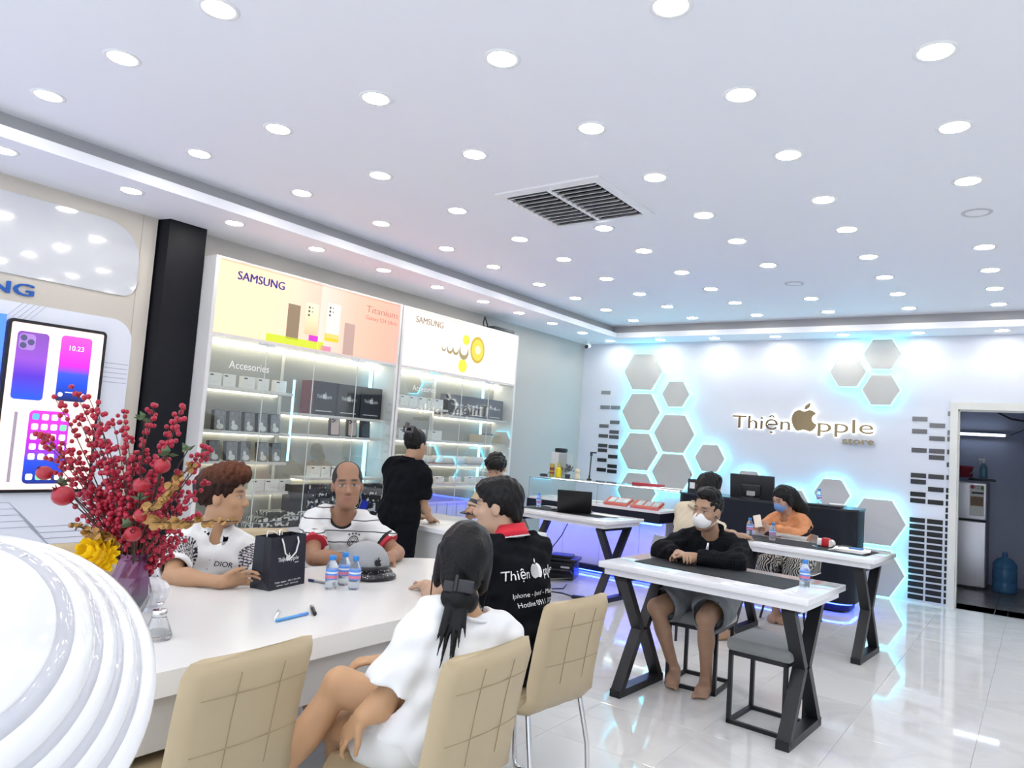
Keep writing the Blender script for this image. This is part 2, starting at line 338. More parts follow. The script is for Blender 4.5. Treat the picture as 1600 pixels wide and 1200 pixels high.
# cctv
cc = thing('security_camera', 'small white security camera under the soffit in the far left corner', 'security camera', (-5.37, 9.15, ZS))
G().cyl((0, 0, 0), (0, 0, -.02), .045, n=16).cyl((0, 0, 0), (0, 0, -.07), .012).make('mount', trim_m, cc)
G().cyl((-.02, .06, -.075), (.03, -.09, -.11), .034, n=16).make('body', trim_m, cc)
G().cyl((.03, -.09, -.11), (.034, -.10, -.112), .028, n=16).make('lens', mat('lens black', (.01, .01, .01), .1), cc)
# ================================================================ back wall decor
EX, EY, UP = (1, 0, 0), (0, 1, 0), (0, 0, 1)
panel_m = mat('grey hexagon laminate', (.54, .535, .51), .55, noise=(5, .02)); cyan_m = emis('cyan led strip', (.09, .72, .98), 6.5)
def hexa(x, z, w, label):
    t = thing('hexagon_panel', label, 'wall panel', (x, YB, z), 0, 'backlit hexagon panels on the back wall')
    def hx(r): return [(r*math.cos(R(60*i)), r*math.sin(R(60*i))) for i in range(6)]
    G().prism(hx(w/2), (0, -.056, 0), EX, UP, .010).make('face', panel_m, t)
    G().prism(hx(w/2+.012), (0, -.022, 0), EX, UP, .033).make('led_rim', cyan_m, t); G().prism(hx(w/2-.06), (0, 0, 0), EX, UP, .023).make('spacer', panel_m, t)
Lx, Mx = -4.635, -4.115
for x, z, w, l in ((Lx, 2.605, .60, 'large hexagon panel at the top of the left honeycomb'), (Mx-.005, 2.293, .41, 'small hexagon panel in the upper left honeycomb, right of the top one'),
        (Lx, 2.03, .60, 'large hexagon panel second from the top of the left column'), (Mx, 1.745, .60, 'large hexagon panel in the middle of the inner honeycomb column'),
        (Lx, 1.465, .60, 'large hexagon panel third from the top of the left column'), (Mx, 1.205, .60, 'large hexagon panel low in the inner honeycomb column above the red box'),
        (-3.59, 1.445, .415, 'small hexagon panel right of the left honeycomb above the man in cream'), (Lx, .90, .60, 'large hexagon panel half hidden behind the glass showcase'),
        (-3.06, 1.136, .415, 'small hexagon panel above the black monitor'), (-2.50, .95, .415, 'small hexagon panel hidden partly by the long-haired woman'),
        (-2.05, 1.12, .415, 'small hexagon panel behind the water bottle on the counter'), (-1.545, .85, .60, 'large hexagon panel right of the black counter, upper'),
        (-1.545, .272, .60, 'large hexagon panel touching the floor at the right'), (-1.916, 2.607, .41, 'small hexagon panel left in the upper right cluster of three'),
        (-1.547, 2.82, .41, 'small hexagon panel topmost in the upper right cluster of three'), (-1.548, 2.394, .41, 'small hexagon panel lowest in the upper right cluster of three')):
    hexa(x, z, w, l)
# shop sign
sgn = thing('wall_sign', 'backlit metal shop sign reading Thiện Apple store on the back wall', 'sign', (0, YB, 0))
gold = mat('dark mirror gold', (.20, .15, .085), .14, 1.)
halo = emis('sign halo white', (1.0, .97, .9), 2.2)
yf = -.045
def two(name, fn):
    a = G(); fn(a, yf, .010, 0.); o = a.make(name, gold, sgn)
    b = G(); fn(b, -.006, .016, .016); b.make('glow', halo, o)
two('letters_thien', lambda g, y, d, k: text_geo(g, 'Thiện', (-3.304-k*.4, y, 1.867), EX, UP, .176, d, w=.735+k*.8, off=k))
two('apple_emblem', lambda g, y, d, k: apple_geo(g, (-2.405, y, 1.866-k*.3), EX, UP, .355+k, d, k*1.1))
two('letters_pple', lambda g, y, d, k: text_geo(g, 'pple', (-2.24-k*.4, y, 1.866), EX, UP, .176, d, w=.625+k*.8, off=k))
g = G(); text_geo(g, 'store', (-1.956, -.03, 1.737), EX, UP, .085, .03, w=.345); text_geo(g, 'store', (-1.950, -.03, 1.739), EX, UP, .085, .031, w=.345); g.make('letters_store', gold, sgn)
# ================================================================ left wall
# --- big beige display wall with glossy board, lettering and the lit phone poster
XD = -5.60
dw = thing('display_wall', 'beige display wall with a glossy white board and a lit phone poster', 'display wall', (XL, 1.2, 0))
beige = mat('beige laminate', (.60, .55, .48), .45)
def dp(y): return y-1.2
G().b2((0, dp(-1.55), 0), (.055, dp(2.845), ZS)).make('backing', beige, dw)
G().b2((.055, dp(2.728), 0), (.0562, dp(2.733), ZS)).make('seam', mat('beige seam', (.42, .38, .33), .6), dw)
gl = mat('glossy white board', (.58, .59, .62), .10, coat=.8, bump=(14, .04))
G().prism(rrect(3.6, .545, [.2, .11, .27, .2], 10, 0, 0), (.055, dp(2.728)-1.8, 2.648), EY, UP, .012).make('glossy_board', gl, dw)
sb = mat('deep blue letters', (.01, .10, .42), .35)
g = G(); text_geo(g, 'SAMSUNG', (.056, dp(2.04), 2.245), EY, UP, .085, .012, w=.86, align='RIGHT'); text_geo(g, 'SAMSUNG', (.056, dp(2.048), 2.247), EY, UP, .085, .0125, w=.86, align='RIGHT'); g.make('brand_letters', sb, dw)
pm = mat('pale lavender panel', (.74, .76, .84), .35)
rp = G().prism(rrect(3.6, 2.15, [.05, .05, .16, .05], 10, 0, 0), (.055, dp(2.74)-1.8, 1.12), EY, UP, .006).make('lower_panel', pm, dw)
ln = G()                                    # thin circuit lines printed on the panel
for k in range(5):
    d = .035*k
    ln.b2((.061, dp(2.56), 1.86-d), (.0622, dp(2.73), 1.865-d))
    ln.tube([(.0615, dp(1.90)+d, 2.09), (.0615, dp(1.90)+d+.09, 2.195)], .002, 4)
    ln.tube([(.0615, dp(1.80), .85-d*1.2), (.0615, dp(2.05)+d, .85-d*1.2), (.0615, dp(2.22)+d, .68-d*1.2), (.0615, dp(2.73), .68-d*1.2)], .003, 4)
ln.make('circuit_lines', mat('grey line print', (.42, .44, .52), .5), rp)
G().prism(rrect(.635, 1.165, .03, 5), (.061, dp(2.225), 1.50), EY, UP, .035).make('poster_frame', mat('black frame', (.012, .012, .016), .25), dw)
bl = emis('blue led behind frame', (.26, .24, 1.0), 15.)
G().prism(rrect(.60, 1.13, .02, 4), (.062, dp(2.225), 1.50), EY, UP, .018).make('frame_backlight', bl, dw)
G().b2((.062, dp(1.50), .95), (.09, dp(1.895), 2.10)).make('blue_light_panel', emis('blue panel', (.05, .16, .95), 1.6), dw)
scr = G().prism(rrect(.59, 1.12, .012, 4), (.0965, dp(2.225), 1.50), EY, UP, .002).make('lit_poster', emis('poster white', (.62, .63, 1.0), 1.25), dw)
def grad(name, stops, s, ax='Z', lo=0., hi=1.):
    m = mat(name, (0, 0, 0), .4); nt = m.node_tree; p = nt.nodes['Principled BSDF']
    tc = nt.nodes.new('ShaderNodeTexCoord'); sx = nt.nodes.new('ShaderNodeSeparateXYZ'); cr = nt.nodes.new('ShaderNodeValToRGB'); mr = nt.nodes.new('ShaderNodeMapRange')
    mr.inputs[1].default_value = lo; mr.inputs[2].default_value = hi
    nt.links.new(tc.outputs['Object'], sx.inputs[0]); nt.links.new(sx.outputs[ax], mr.inputs[0]); nt.links.new(mr.outputs[0], cr.inputs[0])
    e = cr.color_ramp.elements; e[0].position, e[0].color = stops[0][0], (*stops[0][1], 1); e[1].position, e[1].color = stops[-1][0], (*stops[-1][1], 1)
    for q, c in stops[1:-1]: k = e.new(q); k.color = (*c, 1)
    nt.links.new(cr.outputs[0], p.inputs['Emission Color']); p.inputs['Emission Strength'].default_value = s
    return m
def phone(y, z, w, h, m, name='printed_phone'):
    return G().prism(rrect(w, h, w*.13, 5), (.0985, dp(y), z), EY, UP, .0012).make(name, m, dw)
pa = phone(2.065, 1.775, .195, .46, grad('phone back violet', [(0, (.02, .12, .9)), (.35, (.12, .04, .75)), (.6, (.36, .10, .75)), (1, (.28, .10, .55))], .8, 'Z', 1.55, 2.0))
phone(2.342, 1.785, .205, .46, grad('phone screen magenta', [(0, (.01, .02, .10)), (.25, (.01, .08, .8)), (.42, (.05, .10, .95)), (.55, (.75, .02, .75)), (1, (.80, .10, .62))], .9, 'Z', 1.56, 2.01))
pc = phone(2.222, 1.228, .255, .50, grad('home screen', [(0, (.01, .03, .25)), (.3, (.02, .08, .9)), (.5, (.5, .02, .75)), (1, (.8, .05, .7))], .9, 'Z', .98, 1.48))
cb = mat('camera bump violet', (.25, .12, .4), .3, emit=(.4, .25, .6), es=.5)
G().prism(rrect(.10, .11, .025, 4), (.0998, dp(2.03), 1.935), EY, UP, .001).make('camera_bump', cb, pa)
lens = mat('printed lens', (.05, .05, .1), .3, emit=(.1, .1, .25), es=.5)
for a, b in ((-.024, .026), (-.024, -.026), (.022, 0)): G().cyl((.1008, dp(2.03)+a, 1.935+b), (.1014, dp(2.03)+a, 1.935+b), .021, n=14).make('camera_lens', lens, pa)
wm = emis('icon white', (.95, .95, 1), 1.1)
ic = [('icon white', (.95, .95, 1)), ('icon blue', (.1, .45, 1)), ('icon green', (.2, .8, .4))]
for r_ in range(6):
    for c_ in range(4):
        if r_ == 4 and c_ == 3: continue
        n_, k_ = ic[0] if (r_*5+c_*3) % 7 else ic[1+(r_ % 2)]
        G().prism(rrect(.042, .042, .01, 3), (.0998, dp(2.135)+.06*c_, 1.435-.068*r_-(.07 if r_ == 5 else 0)), EY, UP, .001).make('app_icon', emis(n_, k_, 1.0), pc)
g = G(); text_geo(g, '10.23', (.0998, dp(2.345), 1.915), EY, UP, .036, .0008, align='CENTER'); g.b2((.0998, dp(2.30), 1.615), (.1006, dp(2.39), 1.621)); g.cyl((.0998, dp(2.27), 1.60), (.1006, dp(2.27), 1.60), .016).cyl((.0998, dp(2.42), 1.60), (.1006, dp(2.42), 1.60), .016).make('screen_print', wm, dw)
g = G().b2((.0985, dp(2.005), .99), (.0995, dp(2.025), 1.46)); g.make('printed_pencil', emis('pencil grey', (.35, .30, .4), .8), dw)
# --- black pillar
pl = G(); pl.prism([(0, 0), (.16, .035), (.16, .345), (0, .345)], (XL, 2.85, 0), EX, EY, ZS)
tag(pl.make('pillar', mat('navy black pillar', (.004, .0045, .008), .5, spec=.3)), 'tall black boxed pillar between the beige display wall and the glass cabinets', 'pillar')
# --- lit display cabinets
cab = mat('white cabinet laminate', (.72, .70, .68), .4); sheet = pane_mat('cabinet glass', (.95, .97, .96), .17)
back_m = mat('cabinet back grey', (.36, .36, .33), .5); warm = emis('warm shelf light', (1., .93, .76), 4.5); lid = mat('chrome', (.7, .7, .7), .15, 1.)
bluestrip = emis('ice blue strip', (.25, .70, 1.0), 3.)
def cabinet(Y0, Y1, label, shelves, split, posters):
    c = thing('display_cabinet', label, 'display cabinet', (XL, Y0, 0)); L = Y1-Y0; D = .33
    G().b2((0, 0, 0), (D, .03, 2.81)).make('side_panel', cab, c); G().b2((0, L-.03, 0), (D, L, 2.81)).make('side_panel', cab, c)
    G().b2((0, .03, 0), (.02, L-.03, 2.81)).make('back_panel', back_m, c)
    G().b2((.02, .03, 2.78), (D, L-.03, 2.81)).make('top_panel', cab, c)
    G().b2((.02, .03, 2.17), (D-.004, L-.03, 2.195)).make('rail', cab, c)
    G().b2((.02, .03, 0), (D-.03, L-.03, .60)).make('base', cab, c)
    G().b2((.02, split-.006, .60), (.05, split+.006, 2.17)).make('divider', cab, c)
    G().b2((.022, .04, 2.135), (.10, L-.04, 2.168)).make('top_light', warm, c)
    for (a, b, z) in shelves:
        s = G().b2((.02, a-Y0, z-.012), (.27, b-Y0, z+.012)).make('shelf', cab, c)
        G().b2((.03, a-Y0+.01, z-.026), (.055, b-Y0-.01, z-.013)).make('shelf_light', warm, s)
    w = (L-.06)/4
    for k in range(4):
        d = G().b2((D-.008, .03+w*k+.002, .61), (D-.002, .03+w*(k+1)-.002, 2.165)).make('glass_door', sheet, c)
        G().b2((D-.009, .03+w*k+.001, .61), (D-.001, .03+w*k+.006, 2.165)).make('door_edge', mat('pale glass edge', (.62, .66, .64), .25), d)
        y = .03+w*(k+.08 if k % 2 else k+.92)
        G().b2((D-.012, y-.035, 2.148), (D+.004, y+.035, 2.172)).make('hinge', lid, d); G().b2((D-.012, y-.035, .60), (D+.004, y+.035, .624)).make('hinge', lid, d)
    for (a, b, m) in posters: G().b2((D-.02, a-Y0, 2.195), (D, b-Y0, 2.795)).make('light_panel', m, c)
    return c
pA = grad('poster cream', [(0, (1, .60, .40)), (.45, (1, .60, .40)), (.75, (1, .56, .42)), (1, (1, .46, .37))], 1.1, 'Y', 0., 1.08)
pB = grad('poster peach', [(0, (1, .54, .46)), (.4, (1, .41, .31)), (.8, (1, .35, .26)), (1, (1, .34, .28))], 1.15, 'Y', 1.08, 2.1)
pW = grad('poster white', [(0, (1, .66, .55)), (1, (1, .68, .58))], 1.15, 'Y', 0, 2)
c1 = cabinet(3.20, 5.305, 'white glass-door display cabinet under the cream and peach lit posters', [(3.23, 4.10, 1.765), (3.23, 4.10, 1.405), (3.23, 4.09, 1.155), (3.70, 4.30, .90), (4.16, 5.26, 1.60), (4.16, 5.26, 1.412), (4.33, 5.26, 1.02)], .935, [(3.235, 4.262, pA), (4.27, 5.27, pB)])
c2 = cabinet(5.32, 7.37, 'white glass-door display cabinet under the white lit poster with gold coin', [(5.36, 6.20, 1.775), (6.22, 7.33, 1.72), (5.36, 7.33, 1.43), (5.36, 7.33, 1.17), (5.36, 7.33, .95)], .89, [(5.355, 6.345, pW), (6.35, 7.335, pW)])
G().b2((.08, 1.95, .62), (.10, 1.985, 2.13)).make('blue_light', bluestrip, c1); G().b2((.08, 1.70, .62), (.10, 1.725, 2.13)).make('blue_light', bluestrip, c2); G().b2((.25, .90, 1.18), (.258, .92, 1.90)).make('blue_light', bluestrip, c1)
# poster print
def pr(c, Y0, name, m, a, b, z0, z1, dx=.0005): return G().b2((.33, a-Y0, z0), (.33+.0006+dx, b-Y0, z1)).make(name, m, c)
g = G(); text_geo(g, 'SAMSUNG', (.3302, .20, 2.655), EY, UP, .072, .0008, w=.455); text_geo(g, 'SAMSUNG', (.3302, .206, 2.657), EY, UP, .072, .0009, w=.455); g.make('poster_letters', emis('blue print', (.05, .05, .55), 0.279), c1)
pr(c1, 3.2, 'printed_phone', emis('bronze print', (.45, .32, .20), 0.465), 3.915, 4.045, 2.245, 2.555)
pr(c1, 3.2, 'printed_phone', grad('gold print', [(0, (.75, .50, .30)), (.5, (.9, .72, .45)), (1, (.85, .85, .60))], .9, 'Z', 2.30, 2.6), 4.105, 4.245, 2.315, 2.60)
pr(c1, 3.2, 'printed_phone', emis('cream print', (1, .95, .88), 0.620), 4.345, 4.50, 2.32, 2.645)
pr(c1, 3.2, 'printed_phone', emis('rose print', (.78, .52, .45), 0.496), 4.56, 4.69, 2.196, 2.495)
pr(c1, 3.2, 'printed_stage', emis('lime print', (.85, .95, .05), 0.589), 3.72, 4.262, 2.196, 2.262)
pr(c1, 3.2, 'printed_stage', emis('magenta print', (.85, .05, .75), 0.589), 4.16, 4.262, 2.262, 2.315)
pr(c1, 3.2, 'printed_stage', emis('amber print', (1, .75, .02), 0.620), 4.335, 4.50, 2.29, 2.36)
pr(c1, 3.2, 'printed_stage', emis('pink print', (1, .35, .55), 0.558), 4.30, 4.42, 2.196, 2.24)
pr(c1, 3.2, 'printed_stage', emis('lime print', (.85, .95, .05), 0.589), 4.27, 4.33, 2.196, 2.27)
for a, zz in ((4.125, 2.56), (4.36, 2.60)):
    for k in range(5): G().cyl((.3312, a+(.015 if k < 3 else .05)-3.2, zz-.035*(k % 3)), (.3318, a+(.015 if k < 3 else .05)-3.2, zz-.035*(k % 3)), .011 if k < 3 else .006, n=10).make('printed_lens', emis('lens print', (.15, .12, .1), .5), c1)
g = G(); text_geo(g, 'Titanium', (.3302, 1.615, 2.645), EY, UP, .07, .0008, w=.42, off=-.01); text_geo(g, 'Galaxy S24 Ultra', (.3302, 1.615, 2.575), EY, UP, .04, .0008, w=.42, off=-.006); g.make('poster_letters', emis('brown print', (.45, .22, .18), 0.372), c1)
g = G(); text_geo(g, 'SAMSUNG', (.3302, .19, 2.665), EY, UP, .07, .0008, w=.43); text_geo(g, 'SAMSUNG', (.3302, .195, 2.667), EY, UP, .07, .0009, w=.43); g.make('poster_letters', emis('grey gold print', (.40, .37, .26), 0.465), c2)
def disc(c, y, z, r, m, name, x=.3302, t=.0008, k=1.): G().prism([(r*k*math.cos(2*math.pi*i/28), r*math.sin(2*math.pi*i/28)) for i in range(28)], (x, y, z), EY, UP, t).make(name, m, c)
for (y, z, r) in ((1.00, 2.30, .075), (1.03, 2.60, .06)): disc(c2, y, z, r, emis('yellow print', (1, .92, .05), 0.620), 'printed_coin')
disc(c2, 1.245, 2.515, .155, emis('gold ring print', (.75, .50, .03), 0.589), 'printed_coin', .3312, k=.85); disc(c2, 1.245, 2.515, .125, emis('gold coin print', (1, .78, .08), 0.620), 'printed_coin', .3322, k=.85); disc(c2, 1.25, 2.515, .05, emis('pale coin print', (1, .95, .7), 0.620), 'printed_coin', .3332)
for k, (y, r) in enumerate(((.66, .035), (.76, .05), (.86, .052), (1.0, .085))): disc(c2, y, 2.455, r, emis('bronze ball print', (.55, .45, .20), 0.496), 'printed_ball', .3304+.0008*k); disc(c2, y, 2.455+r*.35, r*.75, emis('cream print', (1, .95, .88), 0.620), 'printed_ball', .3313+.0008*k)
# --- goods on the cabinet shelves (x is the front face)
def goods(name, label, cat, group, y, z, w, h, d, m, x=-5.47, lean=0.):
    t = thing(name, label, cat, (x, y, z), 0, group, rot=(0, -R(lean), 0))
    G().b2((-d, -w/2, 0), (0, w/2, h)).make('carton', m, t); return t
wcar = mat('white carton', (.82, .82, .80), .5); bcar = mat('black carton', (.02, .022, .03), .35); pale = mat('silver print', (.75, .76, .78), .4); ink = mat('black print', (.03, .03, .03), .5)
def white_box(y, z, w, h, label, group, x=-5.47):
    t = goods('charger_box', label, 'box', group, y, z, w, h, .06, wcar, x)
    G().b2((0, -w*.42, h*.78), (.0008, -w*.15, h*.88)).make('print', ink, t); G().b2((0, -w*.2, h*.3), (.0008, w*.2, h*.33)).make('print', mat('pale print', (.55, .55, .55), .5), t)
nth = ('first', 'second', 'third', 'fourth', 'fifth', 'sixth', 'seventh')
for k, y in enumerate((3.40, 3.53, 3.715, 3.857, 4.04)): white_box(y-.02, 1.778, .115, .105, 'small white accessory box, %s from the left on the top shelf of the left cabinet' % nth[k], 'white boxes on the left top shelf')
for k, y in enumerate((4.485, 4.615, 4.72)): white_box(y, 1.033, .115, .10, 'small white accessory box, %s from the left on the low shelf behind the bald man' % nth[k], 'white boxes on the low shelf')
for k, y in enumerate((5.44, 5.58, 5.72, 5.86, 6.0, 6.13)): white_box(y, 1.788, .13, .11, 'small white accessory box, %s from the left on the top shelf of the right cabinet' % nth[k], 'white boxes on the right top shelf')
for k, y in enumerate((5.62, 5.86, 6.13)): white_box(y, 1.443, .17, .105, 'white accessory box, %s from the left on the second shelf of the right cabinet' % nth[k], 'white boxes on the right second shelf')
for k, (y, w) in enumerate(((3.86, .12), (4.0, .14), (4.13, .11))): white_box(y, .913, w, .10, 'flat white box, %s from the left on the short shelf beside the auburn-haired youth' % nth[k], 'white boxes on the short shelf', -5.44)
for k, y in enumerate((5.50, 5.66, 5.95, 6.2, 6.5, 6.78, 7.0)): white_box(y, .963, .15, .075, 'pale box, %s from the left on the lowest lit shelf of the right cabinet' % nth[k], 'boxes on the lowest right shelf', -5.44)
bag_m = mat('clear plastic bag', (.80, .78, .72), .25, noise=(12, .12), bump=(30, .6))
for k, (y, w) in enumerate(((5.8, .5), (6.35, .5), (6.85, .4))):
    t = G().rbox((0, 0, .045), (.16, w, .09), .04).make('plastic_pouch', bag_m, loc=(-5.48, y, 1.182)); tag(t, 'crumpled clear plastic pouch, %s from the left on the fourth shelf of the right cabinet' % nth[k], 'pouch', 'pouches on the right shelf')
for k, y in enumerate((5.55, 5.72, 5.89, 6.06, 6.23, 6.40, 6.57, 6.74, 6.91)):
    t = goods('parts_tray', 'clear lidded parts tray in the row at the bottom of the right cabinet', 'tray', 'parts trays at the bottom of the right cabinet', y, .602, .15, .12, .16, mat('clear tray', (.66, .70, .70), .3), -5.40)
    G().b2((-.162, -.077, .12), (.002, .077, .145)).make('lid', mat('lilac lid', (.50, .50, .78), .35), t)
def case_box(y, z, label, group):
    t = goods('phone_case_box', label, 'box', group, y, z, .095, .165, .045, mat('dark case carton', (.07, .075, .085), .25), -5.44, 6)
    G().b2((0, -.044, .004), (.001, .044, .16)).make('printed_photo', mat('case photo', (.22, .22, .23), .3, noise=(35, .9)), t)
    G().ell((.001, .005, .03), (.001, .034, .025), 10, 6).ell((.001, -.008, .065), (.001, .016, .022), 8, 6).make('printed_figure', mat('figure print', (.72, .72, .70), .4), t)
for k, y in enumerate((3.44, 3.575, 3.72, 3.85, 3.98)): case_box(y, 1.418, 'black photo-printed phone case box, %s from the left on the upper case shelf' % nth[k], 'case boxes on the upper shelf')
for k, y in enumerate((3.42, 3.575, 3.71, 3.88, 4.02)): case_box(y, 1.168, 'black photo-printed phone case box, %s from the left on the lower case shelf' % nth[k], 'case boxes on the lower shelf')
def shop_box(y, z, w, h, label, group, m=bcar):
    t = goods('shop_gift_box', label, 'box', group, y, z, w, h, .12, m, -5.45)
    a = G(); text_geo(a, 'Thiện', (.0005, -w*.34, h*.5), EY, UP, h*.11, .0006, w=w*.28); apple_geo(a, (.0005, 0, h*.48), EY, UP, h*.2, .0006); text_geo(a, 'pple', (.0005, w*.06, h*.5), EY, UP, h*.11, .0006, w=w*.26); a.b2((.0005, -w*.35, h*.10), (.0011, w*.35, h*.125)).make('lettering', pale, t)
for k, (y, w) in enumerate(((4.50, .27), (4.80, .28), (5.09, .28))): shop_box(y, 1.614, w, .31, 'black shop gift box, %s from the left on the middle shelf' % nth[k], 'black gift boxes')
for k, (y, w) in enumerate(((6.42, .33), (6.78, .36), (7.14, .32))): shop_box(y, 1.734, w, .24, 'slate grey shop gift box, %s from the left in the right cabinet' % nth[k], 'grey gift boxes', mat('slate carton', (.09, .10, .13), .35))
tag(G().b2((-5.56, 4.315, 1.614), (-5.44, 4.36, 1.92)).make('slim_box', mat('maroon carton', (.16, .04, .05), .4)), 'slim maroon box at the left end of the black gift boxes', 'box')
for k, (y, m, l) in enumerate(((4.65, 'rose gold', 'first rose gold boxed phone on the shelf behind the bald man'), (4.865, 'rose gold', 'second rose gold boxed phone on the shelf behind the bald man'), (5.04, 'graphite', 'graphite boxed phone at the right of the phone shelf'))):
    t = goods('boxed_phone', l, 'phone', 'boxed phones on the shelf', y, 1.425, .115, .185, .03, mat('black phone case', (.025, .025, .03), .3), -5.44, 4)
    mm = mat('rose gold', (.72, .55, .50), .3, .3) if m == 'rose gold' else mat('graphite', (.10, .11, .13), .3, .3)
    G().prism(rrect(.095, .165, .012, 4), (0, 0, .0925), EY, UP, .003).make('phone_back', mm, t)
    g = G()
    for a, b in ((-.03, .155), (-.03, .13), (-.01, .143)): g.cyl((.003, a, b), (.006, a, b), .009, n=10)
    g.make('camera_lens', bcar, t)
t = goods('cardboard_box', 'flat brown cardboard box on the second shelf of the right cabinet', 'box', None, 7.05, 1.443, .42, .10, .16, mat('cardboard', (.52, .43, .30), .7), -5.42)
G().ell((-.05, -.02, .105), (.03, .08, .008), 10, 5).ell((-.06, .10, .105), (.03, .05, .008), 10, 5).make('label_scrap', bcar, t)
zeb = mat('brush zebra print', (.02, .02, .025), .5); nt = zeb.node_tree
_tc = nt.nodes.new('ShaderNodeTexCoord'); _w = nt.nodes.new('ShaderNodeTexWave'); _w.inputs['Scale'].default_value = 9; _w.inputs['Distortion'].default_value = 9; _w.inputs['Detail'].default_value = 2; _w.inputs['Detail Scale'].default_value = 1.4
_r = nt.nodes.new('ShaderNodeValToRGB'); _r.color_ramp.elements[0].position = .68; _r.color_ramp.elements[0].color = (.012, .012, .016, 1); _r.color_ramp.elements[1].position = .75; _r.color_ramp.elements[1].color = (.7, .7, .68, 1)
nt.links.new(_tc.outputs['Object'], _w.inputs['Vector']); nt.links.new(_w.outputs['Fac'], _r.inputs[0]); nt.links.new(_r.outputs[0], nt.nodes['Principled BSDF'].inputs['Base Color'])
for k, (y, z, w, h, m, l) in enumerate(((4.24, .605, .20, .37, bcar, 'plain black shopping bag at the bottom of the left cabinet'), (4.50, .605, .30, .37, zeb, 'black and white brush-print bag behind the bald man, left'), (4.78, .605, .22, .36, zeb, 'black and white brush-print bag hidden behind the bald man'), (5.13, .605, .27, .37, zeb, 'black and white brush-print bag beside the standing woman'))):
    t = goods('print_bag', l, 'bag', None, y, z, w, h, .10, m, -5.37)
for k in range(3):
    tag(G().rbox((-5.46, 3.95+.1*k, .63+.045*k), (.20, .42, .04), .012).make('folded_bag', zeb), 'folded black brush-print bag, %s of the pile at the cabinet bottom' % ('lowest', 'middle one', 'topmost')[k], 'bag', 'folded bags')
tag(G().prism([(0, 0), (.08, 0), (.14, .13), (.06, .17)], (-5.355, 4.93, .66), EY, UP, .012).make('blue_pennant', mat('cobalt blue', (.02, .04, .55), .4)), 'cobalt blue slanted card in front of the brush-print bag', 'card')
tag(G().rbox((-4.43, 4.47, .94), (.07, .10, .30), .012).make('pink_bag', mat('coral pink', (.80, .33, .32), .5)), 'coral pink carton standing on the service desk beside the woman in black', 'bag')
sbr = tag(G().rbox((-5.47, 7.15, 2.84), (.16, .42, .06), .012).make('soundbar', bcar), 'black set-top box lying on top of the right cabinet', 'set-top box')
tag(G().tube([(-5.5, 6.88, 2.81), (-5.5, 6.85, 2.90), (-5.5, 6.87, 2.97), (-5.5, 6.92, 2.90), (-5.5, 6.97, 2.81)], .008, 6).make('cable_loop', mat('black cable', (.01, .01, .01), .5)), 'loop of black cable on top of the right cabinet', 'cable')
for l, c, y, z, w, h in (('Accesories', c1, .20, 1.925, .38, .065), ('Accesories', c2, .22, 1.95, .36, .06)):
    g = G(); text_geo(g, l, (.331, y, z), EY, UP, h, .001, w=w); g.make('door_lettering', mat('frosted letters', (.85, .86, .86), .5), c)
# ================================================================ counters
blackm = mat('matt black counter', (.006, .009, .016), .5, spec=.35); blue_led = emis('deep blue led', (.02, .05, 1.0), 24.); lilac = mat('white counter front', (.74, .73, .76), .35)
# --- glass showcase in front of the honeycomb
sc_ = thing('glass_showcase', 'long white glass-top showcase counter with blue under-lighting', 'showcase', (-5.2, 7.6, 0))
L, D = 1.79, .55
for k, (a, b) in enumerate(((.10, .46), (.46, .97), (.97, 1.48), (1.48, L))):
    G().b2((a+.002, .16, .10), (b-.002, .19, .69)).make('front_panel', lilac, sc_)
G().b2((.08, .19, .10), (L, D, .69)).make('carcass', mat('counter carcass', (.25, .25, .27), .6), sc_)
G().b2((.06, .10, .04), (L, D-.05, .10)).make('plinth', blackm, sc_)
G().b2((0, 0, .69), (L, D, .80)).make('black_band', blackm, sc_)
G().b2((.08, .02, .668), (L, .07, .69)).make('blue_light', blue_led, sc_); G().b2((.10, .11, .028), (L, .15, .04)).make('blue_light', blue_led, sc_)
G().b2((.02, .01, .80), (L, D-.02, .825)).make('display_deck', mat('white deck', (.84, .83, .80), .4), sc_)
gs = pane_mat('showcase glass', (.96, .99, 1), .10)
for n, lo, hi in (('glass_front', (.02, .012, .825), (L, .018, 1.065)), ('glass_side', (.014, .018, .825), (.02, D-.02, 1.065)), ('glass_top', (.012, .01, 1.065), (L, D-.02, 1.075))): G().b2(lo, hi).make(n, gs, sc_)
G().b2((.01, .008, 1.058), (L, .014, 1.066)).b2((.01, .008, .80), (.016, .014, 1.066)).make('edge_trim', mat('steel trim', (.4, .42, .45), .3, .8), sc_)
G().b2((.98, .010, .825), (.984, .016, 1.06)).make('glass_joint', mat('steel trim', (.4, .42, .45), .3, .8), sc_)
G().b2((.03, D-.06, 1.04), (L, D-.045, 1.05)).make('case_light', emis('case white light', (1, .97, .92), 5.), sc_)
redc = mat('red orange carton', (.80, .14, .07), .45)
for k, (x, y, w, l) in enumerate(((.98, .10, .30, 'left'), (1.36, .08, .34, 'right'))):
    t = thing('phone_tray', 'flat red tray with white phone boxes in the showcase, the %s one' % l, 'tray', (-5.2+x+.2, 7.6+y+.08, .856), rot=(R(20), 0, 0))
    G().b2((-w/2, -.09, 0), (w/2, .09, .03)).make('tray', redc, t)
    for q in (-.25, .05, .32): G().b2((w*q-.03, -.06, .03), (w*q+.045, .06, .038)).make('phone_box', wcar, t)
for k, x in enumerate((.14, .36, .58, .80)):
    tag(G().b2((-5.2+x, 7.75, .826), (-5.2+x+.15, 7.95, .842)).make('flat_phone_box', wcar), 'flat white phone box lying in the showcase, %s from the left' % nth[k], 'box', 'phone boxes in the showcase')
